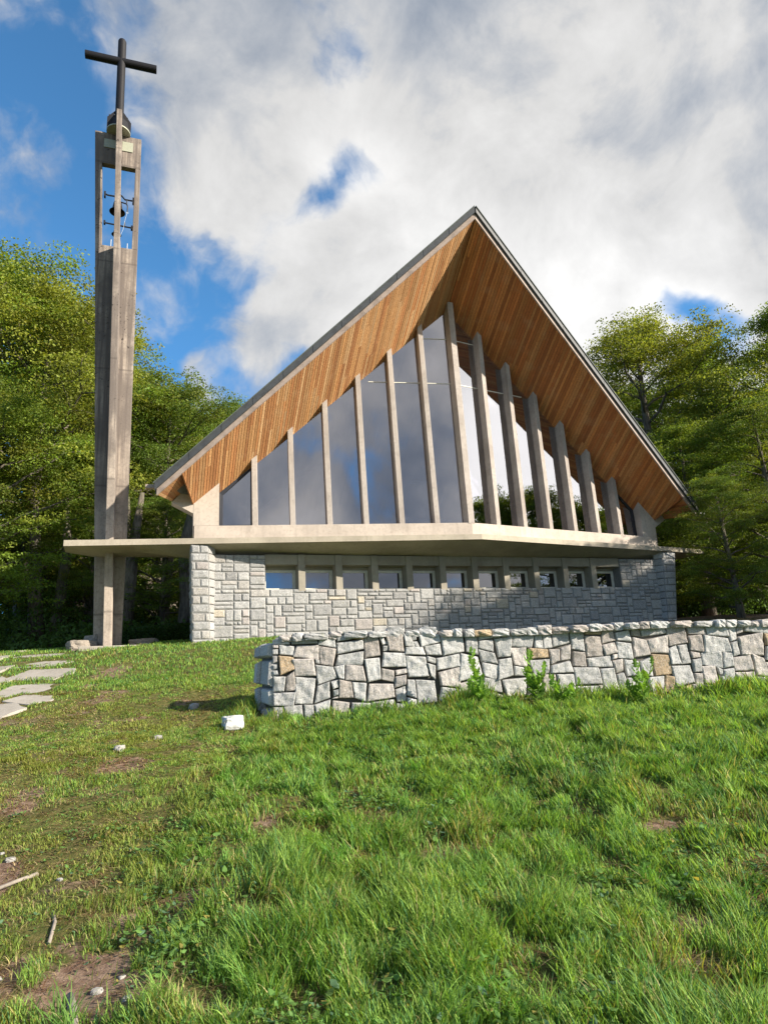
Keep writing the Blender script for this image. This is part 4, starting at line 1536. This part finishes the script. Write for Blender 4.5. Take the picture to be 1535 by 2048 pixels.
# ------------------------------------------------------------------ grass
def blades(D, S, h, w, col, rg, lean=.35, droop=.5):
    n = len(D)
    x, y = from_ds(D, S)
    z = ground(x, y) - .008
    # neighbouring blades lean the same way
    th = fbm(x * 1.7, y * 1.7, 2, 51) * 14 + rg.normal(size=n) * 1.35
    ln = h * (lean * (.3 + rg.random(n)) + .15)
    dx = np.cos(th) * ln; dy = np.sin(th) * ln
    # width vector across the blade, roughly facing any direction
    wt = th + PI / 2 + rg.normal(size=n) * .5
    wx = np.cos(wt) * w * .5; wy = np.sin(wt) * w * .5
    P0 = np.stack([x, y, z], 1)
    def at(q, f):
        c = P0 + np.stack([dx * q ** 1.7, dy * q ** 1.7, h * (q - droop * .35 * q ** 3)], 1)
        o = np.stack([wx * f, wy * f, 0 * wx], 1)
        return c - o, c + o
    a0, b0 = at(0, .7); a1, b1 = at(.4, 1.0); a2, b2 = at(.75, .7); tip, _ = at(1.0, 0.0)
    V = np.stack([a0, b0, a1, b1, a2, b2, tip], 1).reshape(-1, 3)
    base = (np.arange(n) * 7)[:, None]
    f1 = base + np.array([0, 1, 3, 2]); f2 = base + np.array([2, 3, 5, 4]); f3 = base + np.array([4, 5, 6])
    loops = np.concatenate([f1, f2, f3], 1).ravel()
    sizes = np.tile([4, 4, 3], n)
    C = np.repeat(col, 3, axis=0)
    return V, loops, sizes, C


def in_wall(x, y):
    u = (x - P1[0]) * wd[0] + (y - P1[1]) * wd[1]; v = (x - P1[0]) * wbk[0] + (y - P1[1]) * wbk[1]
    return (u > -.25) & (u < LEN) & (v > -.05) & (v < .62)


def on_flag(D, S):
    m = np.zeros(len(D), bool)
    for d0, s0, pts, rz, _ in FL:
        ext = max(abs(a[0]) for a in pts); ey = max(abs(a[1]) for a in pts)
        c, s = math.cos(rz), math.sin(rz)
        u = (S - s0) * c + (D - d0) * s; v = -(S - s0) * s + (D - d0) * c
        m |= (np.abs(u) < ext * .68) & (np.abs(v) < ey * .62)
    return m


def grass_field(N, d0, d1, seed, wide, hmul=1.0, kind=0):
    rg = np.random.default_rng(seed)
    D = d0 + (d1 - d0) * rg.random(N) ** (1.15 if kind == 0 else 1)
    S = rg.uniform(-1, 1, N) * (.66 * D + .9)
    if kind == 2:      # meadow to the sides
        S = np.sign(S) * (.64 * D + .5 + 5.5 * rg.random(N))
    # gather most of the blades in tufts
    x, y = from_ds(D, S)
    tuft = fbm(x * 5.5, y * 5.5, 2, 61)
    big = fbm(x * 1.3, y * 1.3, 3, 62)
    sh = shortness(x, y); wr = wear(x, y)
    keep = rg.random(N) < np.clip((1.25 - 1.5 * wr) * (.22 + 1.4 * sstep(tuft, .32, .62)) * (.35 + .65 * sstep(fbm(x * 2.2, y * 2.2, 3, 81), .72, .52)), .02, 1)
    keep &= ~in_wall(x, y)
    keep &= ~on_flag(D, S)
    keep &= ~((y > .85) & (np.abs(x) < 7.3))
    keep &= ~((x > -10.4) & (x < -8.5) & (y > 1.5) & (y < 3.25))
    for a_ in (4.6,):
        pass
    D, S, x, y, tuft, big, sh, wr = (a[keep] for a in (D, S, x, y, tuft, big, sh, wr))
    n = len(D)
    h = (.055 + .11 * sstep(tuft, .35, .75) * (.4 + 1.0 * big) + .07 * sstep(big, .45, .7)) * (.45 + .85 * rg.random(n))
    h = h * (1 - .68 * sh)
    # long grass along the foot of the wall
    u = (x - P1[0]) * wd[0] + (y - P1[1]) * wd[1]; v = (x - P1[0]) * wbk[0] + (y - P1[1]) * wbk[1]
    foot = sstep(v, -1.1, -.25) * (v < 0) * sstep(u, -.9, .1)
    corner = np.exp(-((u + .35) / .38) ** 2 - ((v - .2) / .5) ** 2)
    h = h * (1 + .55 * foot) + corner * .22 * rg.random(n) + foot * .02
    h = np.where(D > 12, np.maximum(h, .05 + .05 * rg.random(n)), h) * hmul
    w = (.0040 + .0030 * rg.random(n)) * np.maximum(1, D / 4.2) * wide * (1 - .3 * sh)
    # colour: fresh green, yellow-green, blue-green, straw
    g1 = np.array([.155, .31, .052]); g2 = np.array([.29, .43, .085]); g3 = np.array([.105, .25, .085]); g4 = np.array([.46, .40, .18]); g5 = np.array([.26, .26, .055])
    q = rg.random(n)[:, None]; b_ = fbm(x * .9, y * .9, 3, 71)[:, None]
    col = g1 * (1 - b_) + g2 * b_
    col = np.where(q < .22, g3, col); col = np.where((q > .22) & (q < .40), g2 * .95, col)
    dryp = np.clip(.08 + .40 * sstep(fbm(x * 2.2, y * 2.2, 3, 81), .58, .78) + .25 * wr + .12 * sh * sstep(D, 13, 9), 0, .8)[:, None]
    q2 = rg.random(n)[:, None]
    col = np.where(q2 < dryp * .45, g4, col); col = np.where((q2 >= dryp * .45) & (q2 < dryp), g5, col)
    yl = (sh * sstep(D, 13, 9.5) * (.12 + .5 * sstep(fbm(x * 1.2, y * 1.2, 3, 44), .35, .65)))[:, None]
    col = col * (1 - yl) + np.array([.30, .29, .06]) * yl
    col = col * (.45 + .95 * rg.random((n, 1)))
    return blades(D, S, h, w, col, rg)


def merge_blades(parts, name, mat):
    V = []; Lp = []; Sz = []; C = []; o = 0
    for v, l, s, c in parts:
        V.append(v); Lp.append(l + o); Sz.append(s); C.append(c); o += len(v)
    return array_mesh(name, np.concatenate(V), np.concatenate(Lp), np.concatenate(Sz), np.concatenate(C), mat)


# dense tufts: whole bunches of long blades growing from one point
def tufts(N, seed):
    rg = np.random.default_rng(seed)
    D0 = rg.uniform(3.1, 10.3, N); S0 = rg.uniform(-1, 1, N) * (.62 * D0 + .6)
    x, y = from_ds(D0, S0)
    k = (shortness(x, y) < .5) & (wear(x, y) < .35) & (rg.random(N) < sstep(fbm(x * 1.3, y * 1.3, 3, 62), .32, .6) + .25)
    D0, S0 = D0[k], S0[k]
    m = 46
    n = len(D0) * m
    rr_ = rg.rayleigh(.032, n); th = rg.random(n) * 2 * PI
    D = np.repeat(D0, m) + rr_ * np.cos(th); S = np.repeat(S0, m) + rr_ * np.sin(th)
    x, y = from_ds(D, S); k = ~in_wall(x, y)
    hb = np.repeat(rg.uniform(.10, .24, len(D0)), m)
    tone = np.repeat(rg.uniform(.75, 1.3, len(D0)), m)[:, None]; hue = np.repeat(rg.random(len(D0)), m)[:, None]
    h = hb * (.5 + .6 * rg.random(n))
    w = (.0042 + .0022 * rg.random(n)) * np.maximum(1, D / 4.5)
    col = (np.array([.12, .275, .055]) * (1 - hue) + np.array([.26, .41, .085]) * hue) * tone * (.6 + .75 * rg.random((n, 1)))
    q = rg.random((n, 1)); col = np.where(q < .05, np.array([.40, .36, .17]), col)
    D, S, h, w, col = D[k], S[k], h[k], w[k], col[k]
    return blades(D, S, h, w, col, rg, .6, .7)


def thatch(N, seed):
    rg = np.random.default_rng(seed)
    D = rg.uniform(2.6, 12, N); S = rg.uniform(-1, 1, N) * (.64 * D + .7)
    x, y = from_ds(D, S)
    k = (rg.random(N) < .25 + .75 * sstep(fbm(x * 2.2, y * 2.2, 3, 81), .45, .7)) & ~in_wall(x, y) & ~on_flag(D, S)
    D, S = D[k], S[k]; n = len(D)
    col = np.array([.40, .32, .17]) * (.35 + 1.0 * rg.random((n, 1))); q = rg.random((n, 1))
    col = np.where(q < .3, np.array([.20, .11, .06]), col)
    return blades(D, S, .025 + .05 * rg.random(n), (.0035 + .003 * rg.random(n)) * np.maximum(1, D / 4.2), col, rg, 2.2, 1.6)


gm = merge_blades([thatch(90000, 6), grass_field(330000, 2.4, 9.5, 1, 1.0), grass_field(210000, 7.5, 13, 2, 1.0), grass_field(110000, 12, 19, 3, 1.0, 1.0, 1), grass_field(150000, .4, 15, 8, 1.7, 1.0, 2), tufts(1500, 4)], 'grass', M['grass'])
o = bpy.data.objects.new('grass', gm); COL.objects.link(o)
tag(o, 'fresh green meadow grass with long tufts in front of the wall', 'grass', None, 'stuff')

# low broad-leaved herbs scattered in the turf
def herbs(N, seed):
    rg = np.random.default_rng(seed)
    D0 = rg.uniform(3.0, 10.5, N); S0 = rg.uniform(-1, 1, N) * (.62 * D0 + .5)
    x, y = from_ds(D0, S0)
    k = (fbm(x * 1.6, y * 1.6, 2, 91) > rg.uniform(.35, .65, N)) & ~in_wall(x, y)
    D0, S0 = D0[k], S0[k]
    m = 9; n = len(D0) * m
    rr_ = rg.rayleigh(.045, n); th = rg.random(n) * 2 * PI
    D = np.repeat(D0, m) + rr_ * np.cos(th); S = np.repeat(S0, m) + rr_ * np.sin(th)
    x, y = from_ds(D, S)
    sh = shortness(x, y)
    z = ground(x, y) + (.02 + .075 * rg.random(n)) * (1 - .6 * sh)
    size = (.013 + .017 * rg.random(n)) * (1 - .35 * shortness(x, y)) * np.repeat(rg.uniform(.6, 1.6, len(D0)) ** 1.3, m)
    nrm = rg.normal(size=(n, 3)) * .35 + np.array([0, 0, 1.]); nrm /= np.linalg.norm(nrm, axis=1)[:, None]
    a = rg.normal(size=(n, 3)); a -= (a * nrm).sum(1)[:, None] * nrm; a /= np.linalg.norm(a, axis=1)[:, None]; b_ = np.cross(nrm, a)
    c = np.stack([x, y, z], 1)
    ring = []
    for q, rad_ in zip(np.linspace(0, 2 * PI, 7)[:-1], (1.15, .85, .8, 1.0, .8, .85)):
        ring.append(c + (a * math.cos(q) * 1.15 + b_ * math.sin(q) * .85) * (size * rad_ * .6)[:, None] + nrm * (size * .12 * math.cos(2 * q))[:, None])
    V = np.stack(ring, 1).reshape(-1, 3)
    C = np.array([.13, .25, .06]) * (.4 + 1.0 * rg.random((n, 1))); q = rg.random((n, 1))
    C = np.where(q < .06, np.array([.34, .30, .08]), C); C = np.where((q > .06) & (q < .16), np.array([.12, .22, .12]), C)
    me = array_mesh('herbs', V, np.arange(n * 6), np.full(n, 6), C, M['grass'])
    o = bpy.data.objects.new('herbs', me); COL.objects.link(o)
    tag(o, 'low broad-leaved herbs and clover growing through the grass', 'herbs', None, 'stuff')


herbs(5000, 21)

# leafy weeds at the foot of the wall
def weed(D, S, h, seed, label):
    rg = np.random.default_rng(seed)
    x, y = from_ds(D, S); z = gz(x, y)
    t = thing('leafy_weed', label, 'plant', (x, y, z), 0, 'leafy weeds at the foot of the wall')
    st = MB(); lf = MB()
    for s_ in range(5):
        a = rg.random() * 6; ln = h * (.35 + .65 * rg.random()) * (1 if s_ else 1.15); d = np.array([math.cos(a), math.sin(a), 0]) * (.12 + .1 * rg.random())
        pts = [np.array([x, y, z]) + d * q ** 1.5 + np.array([0, 0, ln * q]) for q in (0, .35, .7, 1)]
        st.tube(pts, [.007, .006, .005, .003], 5, (.16, .26, .06))
        for k in range(9):
            q = .3 + .7 * k / 8
            p = np.array([x, y, z]) + d * q ** 1.5 + np.array([0, 0, ln * q])
            b_ = k * 2.4 + rg.random(); L = .17 * min(1, h * 1.8) * (1.15 - .4 * q) * (.8 + .5 * rg.random()); el = .1 + .9 * q
            dr = np.array([math.cos(b_) * math.cos(el), math.sin(b_) * math.cos(el), math.sin(el)]); sd = np.array([-math.sin(b_), math.cos(b_), 0])
            # lobed leaf
            prof = [(0, .03), (.2, .30), (.32, .14), (.5, .36), (.62, .15), (.78, .22), (1.0, .0)]
            up = np.cross(sd, dr)
            Lf = [p + dr * L * a_ + sd * L * w_ - up * L * .22 * a_ * a_ for a_, w_ in prof]
            Rt = [p + dr * L * a_ - sd * L * w_ - up * L * .22 * a_ * a_ for a_, w_ in prof[:-1]]
            md = [p + dr * L * a_ - up * L * (.22 * a_ * a_ + .05) for a_, w_ in prof]
            n_ = len(prof)
            cc = tuple(np.array([.165, .31, .05]) * (.75 + .5 * rg.random()))
            lf.add(Lf + md, [(i, i + 1, n_ + i + 1, n_ + i) for i in range(n_ - 1)], cc)
            lf.add(Rt + [Lf[-1]] + md, [(n_ + i, n_ + i + 1, i + 1, i) for i in range(n_ - 1)], cc)
    st.build('stem', M['grass'], t); lf.build('leaves', M['grass'], t)


weed(9.75, 1.28, .72, 1, 'upright leafy weed, left of the three in front of the wall')
weed(9.8, 2.05, .78, 2, 'tallest leafy weed, middle of the three in front of the wall')
weed(9.95, 3.65, .68, 3, 'bushy weed, right of the three in front of the wall')
weed(9.85, 2.5, .45, 4, 'low spreading weed between the middle and the right leafy weeds')
weed(4.7, -.05, .16, 5, 'dark broad-leaved weed in the middle of the foreground grass')
weed(4.75, .18, .14, 6, 'paler broad-leaved weed beside the dark one in the foreground grass')
